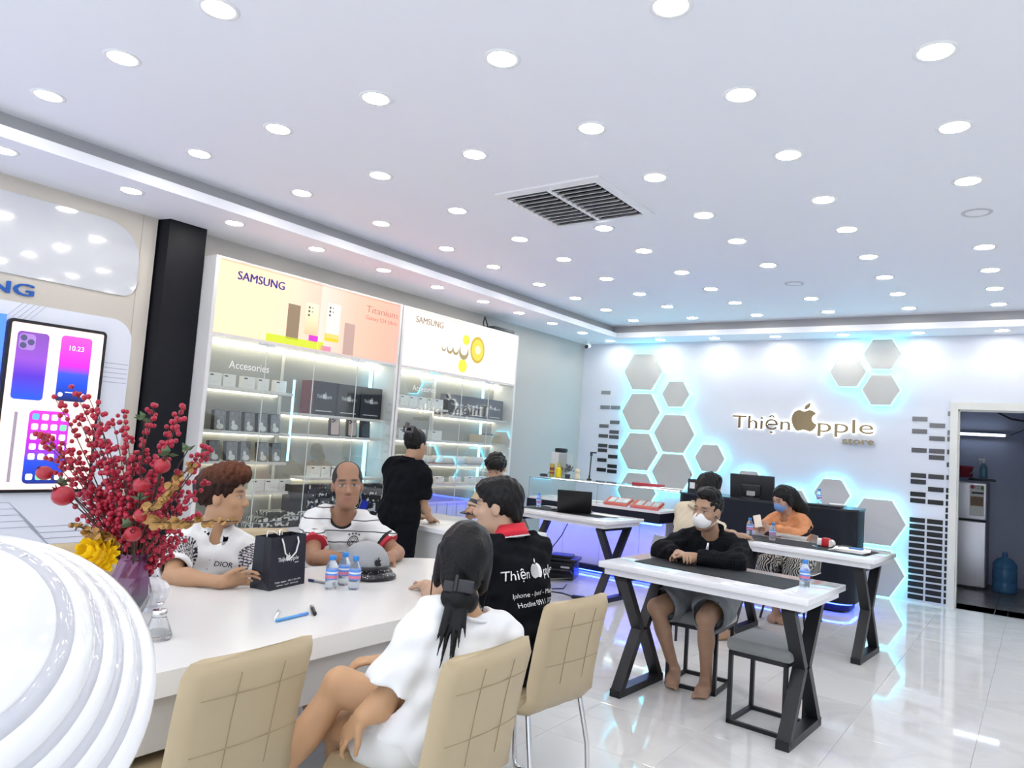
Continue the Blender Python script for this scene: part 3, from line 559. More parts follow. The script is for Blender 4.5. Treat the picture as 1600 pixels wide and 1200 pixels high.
for k, x in enumerate((.95, 1.2, 1.42)):
    tag(G().b2((-5.2+x, 7.95, .826), (-5.2+x+.2, 8.10, .85)).make('price_card', mat('cream card', (.80, .74, .60), .5)), 'cream card at the back of the showcase, %s from the left' % nth[k], 'card', 'cards in the showcase')
# things on the showcase
zt = 1.075
t = thing('paper_carrier', 'white and grey paper carton standing on the left end of the showcase', 'carton', (-5.02, 8.02, zt), R(-18))
G().b2((-.11, -.05, 0), (.04, .05, .31)).make('white_side', wcar, t); G().b2((.04, -.05, 0), (.20, .05, .30)).make('grey_side', mat('grey card', (.45, .50, .50), .5), t)
tag(G().rbox((-5.01, 8.03, zt+.34), (.17, .07, .055), .02).make('speaker_bar', bcar), 'black portable speaker lying on the white paper carton', 'speaker')
t = thing('drink_can', 'tall slim drink can with red and yellow print on the showcase', 'can', (-5.03, 7.87, zt))
G().lathe([(0, 0), (.026, 0), (.03, .01), (.03, .15), (.026, .165), (0, .165)], n=20).make('body', mat('can yellow', (.55, .40, .08), .3, .4), t); G().lathe([(.0305, .04), (.0305, .06)], n=20).lathe([(.0305, .08), (.0305, .12)], n=20).make('label_band', mat('can dark red', (.25, .04, .03), .4), t)
t = thing('yellow_bottle', 'yellow pump bottle beside the drink can on the showcase', 'bottle', (-4.93, 7.87, zt))
G().lathe([(0, 0), (.034, 0), (.036, .02), (.036, .11), (.02, .13), (0, .13)], n=20).make('body', mat('yellow liquid', (.80, .62, .01), .25), t); G().lathe([(.02, .128), (.02, .18), (0, .18)], n=14).make('cap', mat('olive cap', (.45, .38, .08), .4), t)
t = thing('plant_pot', 'small dark leafy ornament in a pot on the showcase', 'pot plant', (-4.80, 7.88, zt))
G().lathe([(0, 0), (.03, 0), (.036, .05), (0, .05)], n=16).make('pot', bcar, t)
random.seed(4); g = G()
for k in range(46):
    a, e = random.random()*6.28, random.random()*1.2; r = .03+.045*random.random(); d = V(math.cos(a)*math.sin(e), math.sin(a)*math.sin(e), math.cos(e)); p = V(0, 0, .06)+d*r*1.4; q = d.orthogonal().normalized()*.012
    g.add([p-d*.02, p+q, p+d*.025, p-q, p+d*.002+V(0, 0, .004)], [(0, 1, 4), (1, 2, 4), (2, 3, 4), (3, 0, 4)])
g.make('leaves', mat('silver dark leaf', (.13, .14, .15), .4, noise=(40, .8)), t)
t = thing('figurine', 'small cream figurine on the showcase', 'figurine', (-4.66, 7.88, zt)); fg = mat('cream figure', (.70, .62, .45), .5)
G().lathe([(0, 0), (.03, 0), (.034, .03), (.026, .065), (.012, .075)], n=16).make('body', fg, t); G().ell((0, 0, .10), (.03, .028, .03)).make('head', fg, t)
t = thing('camera_stand', 'slim black tripod stand with a clamp head on the showcase', 'stand', (-4.53, 7.95, zt))
G().cyl((0, 0, 0), (0, 0, .02), .03).cyl((0, 0, 0), (.012, 0, .30), .008).make('pole', bcar, t); G().cyl((0, 0, .02), (.002, 0, .06), .012).make('collar', bcar, t)
G().box((.012, 0, .325), (.024, .024, .05)).box((.04, 0, .342), (.08, .022, .018)).make('clamp_head', bcar, t)
t = thing('tape_puck', 'small black coiled gadget beside the paper carton', 'gadget', (-5.17, 7.9, zt))
G().lathe([(0, 0), (.05, 0), (.052, .02), (.03, .028), (0, .028)], n=18).make('body', bcar, t); G().tube([(.05, 0, .02), (.07, .02, .06), (.09, .05, .09)], .003, 5).make('lead', bcar, t)
tag(G().rbox((-3.72, 7.92, zt+.018), (.36, .14, .036), .006, M=Matrix.Rotation(R(-4), 3, 'Z')).make('red_case', mat('maroon red', (.42, .04, .06), .4)), 'flat maroon red case lying on the showcase glass', 'case')
for k in range(3): tag(G().b2((-3.72+.10*k, 7.72+.02*k, zt+.001+.003*k), (-3.45+.10*k, 7.84+.02*k, zt+.003+.003*k)).make('paper_sheet', mat('paper', (.86, .86, .85), .7)), 'loose sheet of paper on the showcase near the red case, %s' % ('lowest', 'middle', 'topmost')[k], 'paper')
# --- black cash counter
cc_ = thing('cash_counter', 'large matt black cash counter with rounded corners and blue floor glow', 'counter', (-2.42, 8.0, 0))
def ctr(x0, x1, y0, y1, z0, z1, r): return G().prism(rrect(x1-x0, y1-y0, r, 8), ((x0+x1)/2, (y0+y1)/2, z0), EX, EY, z1-z0, True)
ctr(-.985, .92, 0, .62, .10, 1.02, .16).make('body', blackm, cc_)
ctr(-.99, .93, -.01, .63, 1.02, 1.04, .16).make('top', mat('counter top black', (.02, .024, .03), .3), cc_)
ctr(-.86, .86, .06, .56, .02, .10, .13).make('plinth', blackm, cc_)
ctr(-.89, .89, .03, .59, .085, .099, .14).make('blue_light', blue_led, cc_)
t = thing('monitor', 'black flat monitor seen from behind on the cash counter', 'monitor', (-2.60, 8.20, 1.04), R(4))
q = Matrix.Rotation(R(8), 3, 'X')
G().rbox((0, 0, .13), (.48, .035, .27), .01, M=q).make('screen', mat('monitor shell', (.02, .021, .025), .35), t)
G().rbox((0, -.03, .10), (.20, .03, .12), .012, M=q).make('rear_cover', mat('monitor shell', (.02, .021, .025), .35), t)
g = G(); text_geo(g, 'HP', (-.01, -.05, .045), EX, UP, .03, .001); G().b2((-.045, -.05, .035), (.045, -.046, .085)).make('rating_label', mat('label grey', (.35, .36, .38), .4), t)
G().b2((-.02, -.02, 0), (.02, .01, .10)).b2((-.10, -.06, 0), (.10, .06, .012)).make('stand', mat('monitor shell', (.02, .021, .025), .35), t)
t = thing('router', 'small black acrylic card holder with antenna at the left of the cash counter', 'card holder', (-3.27, 8.15, 1.04))
G().b2((-.055, -.01, 0), (.055, .01, .16)).make('board', bcar, t); G().cyl((-.03, 0, .16), (-.025, 0, .27), .003, n=6).make('antenna', bcar, t); G().b2((-.03, -.012, .05), (.03, -.01, .12)).make('print', mat('silver print', (.75, .76, .78), .4), t)
tag(G().rbox((-1.88, 8.13, 1.052), (.46, .16, .02), .006).make('keyboard_tray', bcar), 'black keyboard tray on the right end of the cash counter', 'keyboard')
tag(G().rbox((-1.70, 8.18, 1.072), (.16, .08, .018), .006, M=Matrix.Rotation(R(20), 3, 'Z')).make('receipt_bundle', mat('paper', (.86, .86, .85), .7, bump=(40, .5))), 'crumpled white receipts beside the water bottle on the cash counter', 'receipts')
# --- white service desk where the woman in black stands
dk = thing('service_desk', 'white service desk between the standing woman and the seated youth', 'desk', (-3.86, 4.645, 0), R(-7))
G().rbox((0, 0, .77), (1.32, .74, .04), .008).make('top', mat('gloss white top', (.86, .86, .88), .12), dk)
G().b2((-.63, -.33, .0), (.63, -.30, .75)).make('front_panel', mat('desk front grey', (.66, .66, .66), .5), dk); G().b2((-.63, -.30, 0), (-.59, .33, .75)).make('side_panel', mat('desk front grey', (.66, .66, .66), .5), dk); G().b2((.59, -.30, 0), (.63, .33, .75)).make('side_panel', mat('desk front grey', (.66, .66, .66), .5), dk)
tag(G().rbox((-3.57, 4.42, .796), (.17, .085, .010), .004, M=Matrix.Rotation(R(10), 3, 'Z')).make('phone', bcar), 'black phone lying on the white service desk', 'phone')
# ================================================================ work tables, stools, chairs
topw = mat('gloss white table top', (.86, .86, .88), .10, coat=.3); leg_m = mat('black powder coat', (.014, .015, .018), .38); matm = mat('dark grey desk mat', (.014, .016, .020), .65)
def x_frame(g_parent, x):
    """closed leg frame whose two uprights cross like an hourglass"""
    w, t = .07, .045
    def bar(y0, z0, y1, z1):
        a, b = V(x, y0, z0), V(x, y1, z1); d = (b-a); n = d.cross(V(1, 0, 0)).normalized()
        vs = [p+V(sx*w/2, 0, 0)+n*sn*t/2 for p in (a, b) for sx, sn in ((-1, -1), (1, -1), (1, 1), (-1, 1))]
        return G().add(vs, [(0, 1, 2, 3), (7, 6, 5, 4), (0, 4, 5, 1), (1, 5, 6, 2), (2, 6, 7, 3), (3, 7, 4, 0)])
    for s in (-1, 1):
        bar(s*.255, .02, s*.03, .375).make('leg_bar', leg_m, g_parent); bar(s*.03, .37, s*.255, .715).make('leg_bar', leg_m, g_parent)
    G().box((x, 0, .0225), (w, .56, .045)).make('foot_bar', leg_m, g_parent); G().box((x, 0, .7075), (w, .54, .035)).make('top_bar', leg_m, g_parent)
def work_table(loc, rz, label):
    t = thing('work_table', label, 'table', loc, rz, 'white work tables with crossed black legs')
    G().rbox((0, 0, .7825), (1.25, .70, .035), .004, 2).make('top', topw, t)
    G().b2((-.595, -.32, .725), (.595, .32, .765)).make('apron', topw, t)
    G().box((0, 0, .705), (.96, .05, .03)).make('spreader', leg_m, t)
    x_frame(t, -.50); x_frame(t, .50); return t
work_table((-1.555, 4.35, 0), R(-3), 'white work table with crossed black legs in front of the masked man in black')
work_table((-1.60, 6.47, 0), R(-4), 'white work table with crossed black legs where the long-haired woman sits')
work_table((-3.90, 6.57, 0), R(-5), 'white work table with crossed black legs carrying the laptop')
def deskmat(x, y, w, d, rz, l): tag(G().prism(rrect(w, d, .02, 4), (0, 0, 0), EX, EY, .003).make('desk_mat', matm, loc=(x, y, .8005), rot=(0, 0, rz)), l, 'desk mat')
deskmat(-1.57, 4.37, .94, .38, R(-5), 'dark grey desk mat under the masked man\'s arms'); deskmat(-1.60, 6.47, 1.06, .42, R(-4), 'dark grey desk mat on the long-haired woman\'s table'); deskmat(-3.98, 6.61, .98, .40, R(-4), 'dark grey desk mat under the laptop')
vel = mat('grey velvet', (.20, .21, .21), .8, sheen=.6, noise=(14, .15))
def stool(loc, rz, label):
    t = thing('stool', label, 'stool', loc, rz, 'grey stools with black cage frames'); a, b = .155, .165
    for sx in (-1, 1):
        for sy in (-1, 1): G().box((sx*a, sy*b, .19), (.022, .022, .38)).make('leg', leg_m, t)
    for s in (-1, 1):
        for z in (.011, .39): G().box((0, s*b, z), (2*a+.022, .022, .022)).make('rail', leg_m, t); G().box((s*a, 0, z), (.022, 2*b+.022, .022)).make('rail', leg_m, t)
    G().rbox((0, 0, .435), (.37, .37, .075), .03, 4).make('cushion', vel, t); return t
stool((-1.25, 4.38, 0), R(-4), 'empty grey velvet stool with black cage frame tucked under the work table')
stool((-1.80, 4.76, 0), R(2), 'grey velvet stool with black cage frame under the masked man in black')
# --- main round-ended white table (stadium, along y)
mt = thing('meeting_table', 'large white round-ended meeting table with thick edge', 'table', (-2.55, 1.98, 0))
def stadium(w, l, n=14, r=None): return rrect(w, l, r or w*.46, n)
G().prism(stadium(1.04, 2.93), (0, 0, .697), EX, EY, .073, True).make('top', mat('meeting table white', (.86, .855, .83), .22), mt)
G().prism(stadium(.96, 2.8), (0, 0, .53), EX, EY, .167, True).make('apron', mat('meeting table grey', (.60, .59, .57), .5), mt)
for s in (-1, 1): G().b2((-.30, s*.75-.22, 0), (.30, s*.75+.22, .53)).make('pedestal', mat('pedestal dark', (.09, .09, .095), .5), mt)
# --- beige quilted chairs
leather = mat('beige leather', (.45, .36, .225), .45, noise=(9, .04)); seam = mat('leather seam', (.36, .28, .17), .6); chrome = mat('chrome', (.7, .7, .7), .15, 1.)
def chair_mesh():
    """profile in (x forward, z): seat and back, 0.43 wide along y"""
    g = G(); NY, NS = 9, 26
    path = [(.24, .425), (.20, .455), (.10, .462), (0, .455), (-.10, .45), (-.16, .462), (-.195, .50), (-.212, .56), (-.225, .64), (-.238, .72), (-.252, .79), (-.266, .85), (-.276, .88)]
    path = [V(x, 0, z) for x, z in path]; out = []
    for i, p in enumerate(path):
        d = (path[min(i+1, len(path)-1)]-path[max(i-1, 0)]).normalized(); n = V(d.z, 0, -d.x)      # towards the sitter / up
        n = -n if i < 4 and n.z < 0 else n
        out.append((p, n))
    m = len(path); W = .215
    def wid(i): return W*(.93 if i in (0, m-1) else 1)
    vs = []; N = 12
    for i, (p, n) in enumerate(out):
        th = .034 if 0 < i < m-1 else .012
        for k in range(N*2):
            if k < N: u = -1+2*k/(N-1); s = 1
            else: u = 1-2*(k-N)/(N-1); s = -1
            e = max(0., abs(u)-.86)/.14; tt = th*math.sqrt(max(0., 1-e*e))*(.94 if abs(abs(u)-.33) < .07 and s < 0 else 1)
            curve = .022*(u*u) if i > 6 else 0
            vs.append(p+n*(s*tt)+V(curve, u*wid(i), 0))
    c = 2*N
    fs = [(i*c+k, i*c+(k+1) % c, (i+1)*c+(k+1) % c, (i+1)*c+k) for i in range(m-1) for k in range(c)]
    fs += [tuple(range(c))[::-1], tuple(range((m-1)*c, m*c))]
    g.add(vs, fs, True); return g, out
def beige_chair(loc, rz, label):
    t = thing('leather_chair', label, 'chair', loc, rz, 'beige quilted leather chairs')
    g, out = chair_mesh(); o = g.make('padded_shell', leather, t)
    sgm = G()
    for u in (-.33, .33): sgm.tube([p-n*.0335+V(.022*u*u if i > 6 else 0, u*.215, 0) for i, (p, n) in enumerate(out) if 6 < i < 12], .0016, 5)
    for i in (8, 10):
        p, n = out[i]; sgm.tube([p-n*.0345+V(.022*(u/10)**2, u/10*.215, 0) for u in range(-8, 9, 2)], .0016, 5)
    p, n = out[-2]; sgm.tube([p-n*.030+V(.022*(u/10)**2, u/10*.205, 0) for u in range(-8, 9, 2)], .002, 5)
    sgm.make('stitching', seam, o)
    fr = G()
    for s in (-1, 1): fr = G().tube([(-.12, s*.12, .425), (.13, s*.19, .42), (.19, s*.20, .405), (.215, s*.20, .36), (.20, s*.205, .05), (.19, s*.205, .018), (.15, s*.205, .012), (-.21, s*.205, .012), (-.235, s*.205, .03), (-.235, s*.195, .06)][:9], .011, 8).make('chrome_leg', chrome, t)
    G().tube([(-.21, -.205, .012), (-.235, -.19, .012), (-.235, .19, .012), (-.21, .205, .012)], .011, 8).make('chrome_foot', chrome, t)
    for s in (-1, 1): G().tube([(-.17, s*.17, .43), (-.21, s*.185, .25), (-.225, s*.195, .02)], .010, 8).make('chrome_leg', chrome, t)
    return t
beige_chair((-2.0, 1.27, 0), R(183), 'empty beige quilted leather chair in the foreground, nearest to the white round stand')
beige_chair((-1.36-.22, 1.80, 0), R(180), 'beige quilted leather chair the woman in the white T-shirt sits on')
beige_chair((-1.50-.27, 2.66, 0), R(174), 'beige quilted leather chair behind the man in the black polo')
beige_chair((-3.38, 1.55, 0), R(-8), 'beige leather chair behind the flower vase, across the table')
beige_chair((-3.48, 2.55, 0), R(-20), 'beige leather chair showing between the youth and the bald man')
# --- light grey plastic tub chairs at the work tables
def shell_chair(loc, rz, label, m):
    t = thing('shell_chair', label, 'chair', loc, rz, 'grey shell chairs'); g = G(); N = 13; prof = [(.20, .44), (.05, .43), (-.12, .44), (-.19, .49), (-.215, .58), (-.225, .70), (-.23, .80)]
    vs = []
    for th in (0, .012):
        for i, (x, z) in enumerate(prof):
            for k in range(N):
                u = -1+2*k/(N-1); w = .22 if i < 6 else .17
                vs.append((x+(.10*u*u if i > 2 else 0)-(th if i > 2 else 0), u*w, z+(.03*u*u if i < 3 else 0)-(th if i <= 2 else 0)))
    m_ = len(prof); o = m_*N
    fs = [(i*N+k, i*N+k+1, (i+1)*N+k+1, (i+1)*N+k) for i in range(m_-1) for k in range(N-1)]
    fs += [tuple(x+o for x in f[::-1]) for f in fs]
    bd = [k for k in range(N)]+[i*N+N-1 for i in range(1, m_)]+[(m_-1)*N+k for k in range(N-2, -1, -1)]+[i*N for i in range(m_-2, 0, -1)]
    fs += [(a, b, b+o, a+o) for a, b in zip(bd, bd[1:]+bd[:1])]
    g.add(vs, fs, True); g.make('shell', m, t)
    for sx in (-1, 1):
        for sy in (-1, 1): G().cyl((sx*.12, sy*.13, .43), (sx*.20, sy*.21, 0), .011, n=8).make('leg', leg_m, t)
    return t
shell_chair((-2.45, 5.92, 0), R(65), 'pale grey plastic shell chair of the man in cream', mat('pale grey plastic', (.58, .58, .60), .4))
shell_chair((-1.90, 7.30, 0), R(-97), 'white plastic shell chair of the long-haired woman', mat('white plastic', (.78, .77, .75), .4))
shell_chair((-3.86, 5.30, 0), R(-70), 'grey shell chair of the youth at the service desk', mat('grey plastic', (.45, .45, .46), .4))
# ================================================================ foreground podium
AX = V(.65, -.37, .67).normalized(); _x = AX.orthogonal().normalized(); _x = V(AX.y, -AX.x, 0).normalized(); _y = AX.cross(_x)
AQ = Matrix((_x, _y, AX)).transposed()
pod = thing('round_podium', 'big white stepped round display stand in the near left corner', 'display stand', (-1.215, .395, 0))
c0 = V(0, 0, 1.085); shell = mat('podium gloss white', (.84, .84, .85), .12, coat=.4); smoke = mat('podium translucent grey', (.58, .58, .62), .08, coat=.6)
steps = [(.263, 0., shell), (.243, .030, smoke), (.235, .045, shell), (.218, .075, smoke), (.208, .09, shell), (.192, .115, smoke), (.182, .128, shell), (.158, .165, smoke), (.140, .180, shell)]
for i, (r, h, m) in enumerate(steps):
    h1 = steps[i+1][1] if i < len(steps)-1 else .192
    r1 = steps[i+1][0] if i < len(steps)-1 else r
    G().lathe([(r*.6, h-.02), (r-.004, h-.012), (r, h-.004), (r, h+(h1-h)*.3), ((r+r1)/2, h1-.002), (r1-.004, h1+.004), (r1*.7, h1+.004)] if i < len(steps)-1 else [(r*.5, h-.02), (r, h), (r-.004, h+.010), (0, h+.012)], c0, 72, ax=AQ).make('ring' if i < len(steps)-1 else 'face_disc', m, pod)
G().lathe([(.22, 0), (.22, .02), (.12, .05), (.10, .5), (.12, .93), (0, .95)], (-.02, 0, 0), 40).make('column', shell, pod)
G().lathe([(.24, -.14), (.255, -.06), (.262, -.008), (0, -.006)], c0, 60, ax=AQ).make('underside', shell, pod)
for k, ch in enumerate('Galaxy'):
    a = R(-8-13*k)+R(-52)
    rad = AQ@V(math.cos(a), math.sin(a), 0); tan = AQ@V(-math.sin(a), math.cos(a), 0)
    g = G(); text_geo(g, ch, c0+AQ@V(0, 0, .178)+rad*.144, tan, -rad, .022, .003); g.make('letter', shell, pod)
# ================================================================ things on the meeting table
zt = .7705; RX = V(.807, .59, 0)        # RX: towards the viewer's right
va = thing('flower_vase', 'tall faceted glass vase fading from purple to grey on the meeting table', 'vase', (-2.60, 1.36, zt))
vg = mat('purple faceted glass', (.5, .4, .5), .08, trans=.25, ior=1.4, coat=.6); nt = vg.node_tree
_tc = nt.nodes.new('ShaderNodeTexCoord'); _s = nt.nodes.new('ShaderNodeSeparateXYZ'); _r = nt.nodes.new('ShaderNodeValToRGB'); _m = nt.nodes.new('ShaderNodeMapRange'); _m.inputs[2].default_value = .24
nt.links.new(_tc.outputs['Object'], _s.inputs[0]); nt.links.new(_s.outputs['Z'], _m.inputs[0]); nt.links.new(_m.outputs[0], _r.inputs[0]); nt.links.new(_r.outputs[0], nt.nodes['Principled BSDF'].inputs['Base Color'])
_e = _r.color_ramp.elements; _e[0].position = .3; _e[0].color = (.16, .165, .19, 1); _e[1].position = .95; _e[1].color = (.24, .04, .17, 1); _k = _e.new(.6); _k.color = (.20, .08, .18, 1)
G().lathe([(.035, 0), (.062, .06), (.075, .10), (.062, .16), (.045, .215), (.042, .225), (.05, .24), (.044, .24), (.038, .222), (.055, .16), (.066, .10), (.03, .01)], n=14, smooth=False, tw=.22, flute=.12).make('body', vg, va)
berry_m = mat('crimson berry', (.38, .006, .03), .35, coat=.2); stem_m = mat('dark twig', (.06, .035, .025), .7); leafg = mat('grey green leaf', (.10, .15, .07), .5); goldm = mat('gold leaf', (.36, .20, .06), .4, .5); pomm = mat('pomegranate red', (.36, .006, .02), .3, coat=.3)
mouth = V(-2.60, 1.36, zt+.22)
def tip(px, py, dd=0.):
    p = V(-2.60, 1.36, zt+.20)+RX*((px-205)/438)+V(0, 0, (880-py)/438); e = V(0, 0, 1.5)
    return e+(p-e)*(1+dd/2.6)
random.seed(11)
def curve3(a, b, sag=.03, n=9):
    m = (a+b)/2+V(random.uniform(-sag, sag), random.uniform(-sag, sag), random.uniform(0, sag)); 
    m = m*.6+(a+V(0, 0, (b-a).length*.55))*.4
    return [a*(1-t)**2+m*2*t*(1-t)+b*t*t for t in [i/(n-1) for i in range(n)]]
ends = [(80, 612), (108, 626), (54, 630), (125, 648), (150, 660), (165, 645), (211, 632), (256, 630), (300, 692), (309, 697), (310, 748), (292, 775), (296, 800), (276, 830), (268, 850), (40, 690), (75, 702), (32, 690), (112, 682), (140, 700), (172, 680), (203, 690), (232, 690), (190, 718), (150, 738), (216, 742), (243, 765), (130, 768), (100, 778), (86, 726), (160, 788), (200, 770), (232, 800), (252, 868), (120, 812), (60, 728), (180, 755), (225, 715), (145, 800), (265, 735), (175, 820), (95, 660), (250, 650), (190, 790)]
for i, (px, py) in enumerate(ends):
    b = tip(px, py, random.uniform(-.13, .13)); base = mouth+V(random.uniform(-.018, .018), random.uniform(-.018, .018), -.10)
    t = thing('berry_branch', 'branch of dark red berries in the purple vase', 'berry branch', mouth, 0, 'berry branches in the vase')
    pts = [p-mouth for p in curve3(base, b)]
    st = G().tube(pts, [.0032-.002*k/8 for k in range(9)], 5); be = G(); nb = 22 if i % 3 else 30
    for k in range(nb):
        u = 1-(k/nb)**1.2*.62; f = u*8; j = min(7, int(f)); p = pts[j]*(1-f+j)+pts[j+1]*(f-j)
        o = V(random.gauss(0, 1), random.gauss(0, 1), random.gauss(0, 1)+.4).normalized()*random.uniform(.012, .032) if k else V(0, 0, 0)
        r = random.uniform(.0082, .0104)
        be.ell(p+o, (r, r, r), 8, 6)
        if k % 2: st.cyl(p, p+o, .0011, n=4, cap=False)
    st.make('stem', stem_m, t); be.make('berries', berry_m, t)['kind'] = 'stuff'
def sprig(px, py, label, n=6, r=.03, dd=-.12):
    b = tip(px, py, dd); t = thing('leaf_sprig', label, 'leaves', mouth, 0, 'green sprigs in the vase')
    G().tube([p-mouth for p in curve3(mouth+V(0, 0, -.1), b)], .002, 5).make('stem', stem_m, t)
    for k in range(n):
        d = V(random.uniform(-1, 1), random.uniform(-1, 1), random.uniform(-.3, .8)).normalized(); q = d.orthogonal().normalized()*r*.36; c = b-mouth
        G().add([c, c+d*r*.5+q, c+d*r*1.2, c+d*r*.5-q, c+d*r*.55-d.cross(q).normalized()*.004], [(0, 1, 4), (1, 2, 4), (2, 3, 4), (3, 0, 4)]).make('leaf', leafg, t)
for px, py, l in ((272, 700, 'green leaf sprig at the upper right of the bouquet against the black pillar'), (242, 708, 'green leaf sprig right of the bouquet centre'), (80, 765, 'grey green leaf sprig beside the left pomegranates'), (206, 780, 'green leaf sprig below the right pomegranate'), (192, 824, 'dark green leaf sprig low in the bouquet'), (200, 655, 'small green leaf at the top of the bouquet')): sprig(px, py, l)
for px, py, r, l in ((53, 750, .026, 'small shiny pomegranate at the far left of the bouquet'), (86, 783, .036, 'largest pomegranate, at the lower left of the bouquet'), (206, 758, .028, 'red pomegranate right of the bouquet centre'), (235, 726, .027, 'bright red pomegranate against the black pillar'), (212, 804, .027, 'red pomegranate low at the right of the bouquet'), (201, 834, .028, 'lowest pomegranate, just above the yellow flower')):
    b = tip(px, py, -.15); t = thing('pomegranate', l, 'pomegranate', mouth, 0, 'pomegranates in the bouquet'); c = b-mouth
    d = (c-V(0, 0, .02)).normalized()
    G().tube([p-mouth for p in curve3(mouth+V(0, 0, -.1), b)], .0025, 5).make('stem', stem_m, t)
    G().ell(c, (r, r, r*.92), 16, 10).make('fruit', pomm, t)
    g = G()
    for k in range(6): a = k*1.047; x = d.orthogonal().normalized(); y = d.cross(x); e = x*math.cos(a)+y*math.sin(a); s_ = d.cross(e); p = c+d*r*.92; g.add([p+e*r*.2+s_*r*.12, p+e*r*.2-s_*r*.12, p+e*r*.42+d*r*.34, p+e*r*.1+d*r*.05], [(0, 1, 2), (1, 3, 2), (3, 0, 2)])
    g.make('crown', mat('dark maroon crown', (.10, .01, .015), .5), t)
for a, b, l in (((222, 815), (362, 803), 'gold leaf branch reaching right across the youth\'s neck'), ((212, 806), (286, 716), 'gold leaf branch pointing to the upper right'), ((172, 850), (105, 824), 'gold leaf branch drooping to the left above the yellow flower')):
    t = thing('gold_branch', l, 'gold branch', mouth, 0, 'gold leaf branches'); A, B = tip(*a, -.16)-mouth, tip(*b, -.24)-mouth
    G().tube([V(0, 0, -.1), V(0, -.02, .03), A*.5+V(0, 0, .02), A, A*.5+B*.5, B], .0022, 5).make('stem', stem_m, t)
    n = 34; lg = G()
    for k in range(n):
        u = k/(n-1); p = A*(1-u)+B*u; r = .019*(1-.55*u); d = V(random.uniform(-1, 1), random.uniform(-1, 1), random.uniform(-1, 1)).normalized(); c = p+d*.012; q = d.orthogonal().normalized(); w = d.cross(q)
        ring = [c+(q*math.cos(x)+d*math.sin(x))*r+w*(.003*math.cos(2*x)) for x in [6.283*i/7 for i in range(7)]]
        lg = G().add(ring+[c+w*.004], [(i, (i+1) % 7, 7) for i in range(7)]); lg.make('leaf', goldm, t)
fl = thing('yellow_flower', 'large yellow artificial dahlia in front of the vase', 'flower', mouth); yel = mat('yellow petal', (.95, .66, .012), .5); fc = tip(153, 872, -.17)-mouth; fa = V(.3, -.75, .35).normalized(); fx = fa.orthogonal().normalized(); fy = fa.cross(fx)
G().tube([V(0, 0, -.1), V(0, 0, -.0), fc*.5+V(0, 0, .02), fc], .003, 5).make('stem', stem_m, fl)
G().ell(fc-fa*.01, (.04, .04, .04), 12, 8).make('core', yel, fl)
for ly in range(6):
    for k in range(9+ly):
        a = 6.283*k/(9+ly)+ly*.37; e = R(18+ly*17); d = (fx*math.cos(a)+fy*math.sin(a))*math.sin(e)+fa*math.cos(e); s_ = d.cross(fa).normalized(); c = fc; L_ = .084-.003*ly; nn = s_.cross(d)
        P = [c+d*.02-s_*.007, c+d*.02+s_*.007, c+d*L_*.7+s_*.014+nn*.003, c+d*L_*1.02+s_*.006+nn*.009, c+d*L_*1.02-s_*.006+nn*.009, c+d*L_*.7-s_*.014+nn*.003, c+d*L_*.72-nn*.004]
        G().add(P, [(0, 1, 6), (1, 2, 6), (2, 3, 6), (3, 4, 6), (4, 5, 6), (5, 0, 6)], True).make('petal', yel, fl)
crys = mat('cut crystal', (.95, .95, 1.0), .12, trans=.2, ior=1.38); clr = mat('clear glass', (.96, .97, .98), .02, trans=.85, ior=1.35)
t = thing('candy_jar', 'cut crystal candy jar with knobbed lid behind the glass dispenser', 'jar', (-2.70, 1.50, zt))
G().lathe([(.0, 0), (.03, 0), (.026, .015), (.045, .03), (.058, .055), (.06, .078)], n=28, smooth=False, flute=.05).make('bowl', crys, t)
ld = G().lathe([(.062, .078), (.06, .088), (.045, .105), (.02, .118), (.012, .125)], n=28, smooth=False, flute=.05).make('lid', crys, t); G().ell((0, 0, .14), (.014, .014, .015)).make('knob', crys, ld)
t = thing('dispenser_bottle', 'small conical glass dispenser with chrome pump on the meeting table', 'dispenser', (-2.345, 1.335, zt))
G().lathe([(0, 0), (.043, 0), (.046, .01), (.042, .022), (.024, .068), (.022, .074), (.018, .074), (.018, .066), (.036, .022), (.034, .012), (0, .010)], n=28).make('body', clr, t)
G().lathe([(0, .012), (.034, .012), (.036, .021), (0, .021)], n=24).make('liquid', mat('clear liquid', (.80, .78, .74), .05, trans=.6, ior=1.33), t)
G().lathe([(.021, .072), (.023, .076), (.023, .092), (.019, .095), (0, .095)], n=24).make('collar', chrome, t); p_ = G().lathe([(.003, .09), (.003, .108), (.012, .112), (.013, .116), (0, .117)], n=16).make('pump', chrome, t); G().cyl((0, 0, .03), (0, 0, .09), .003, n=8).make('tube', chrome, t)
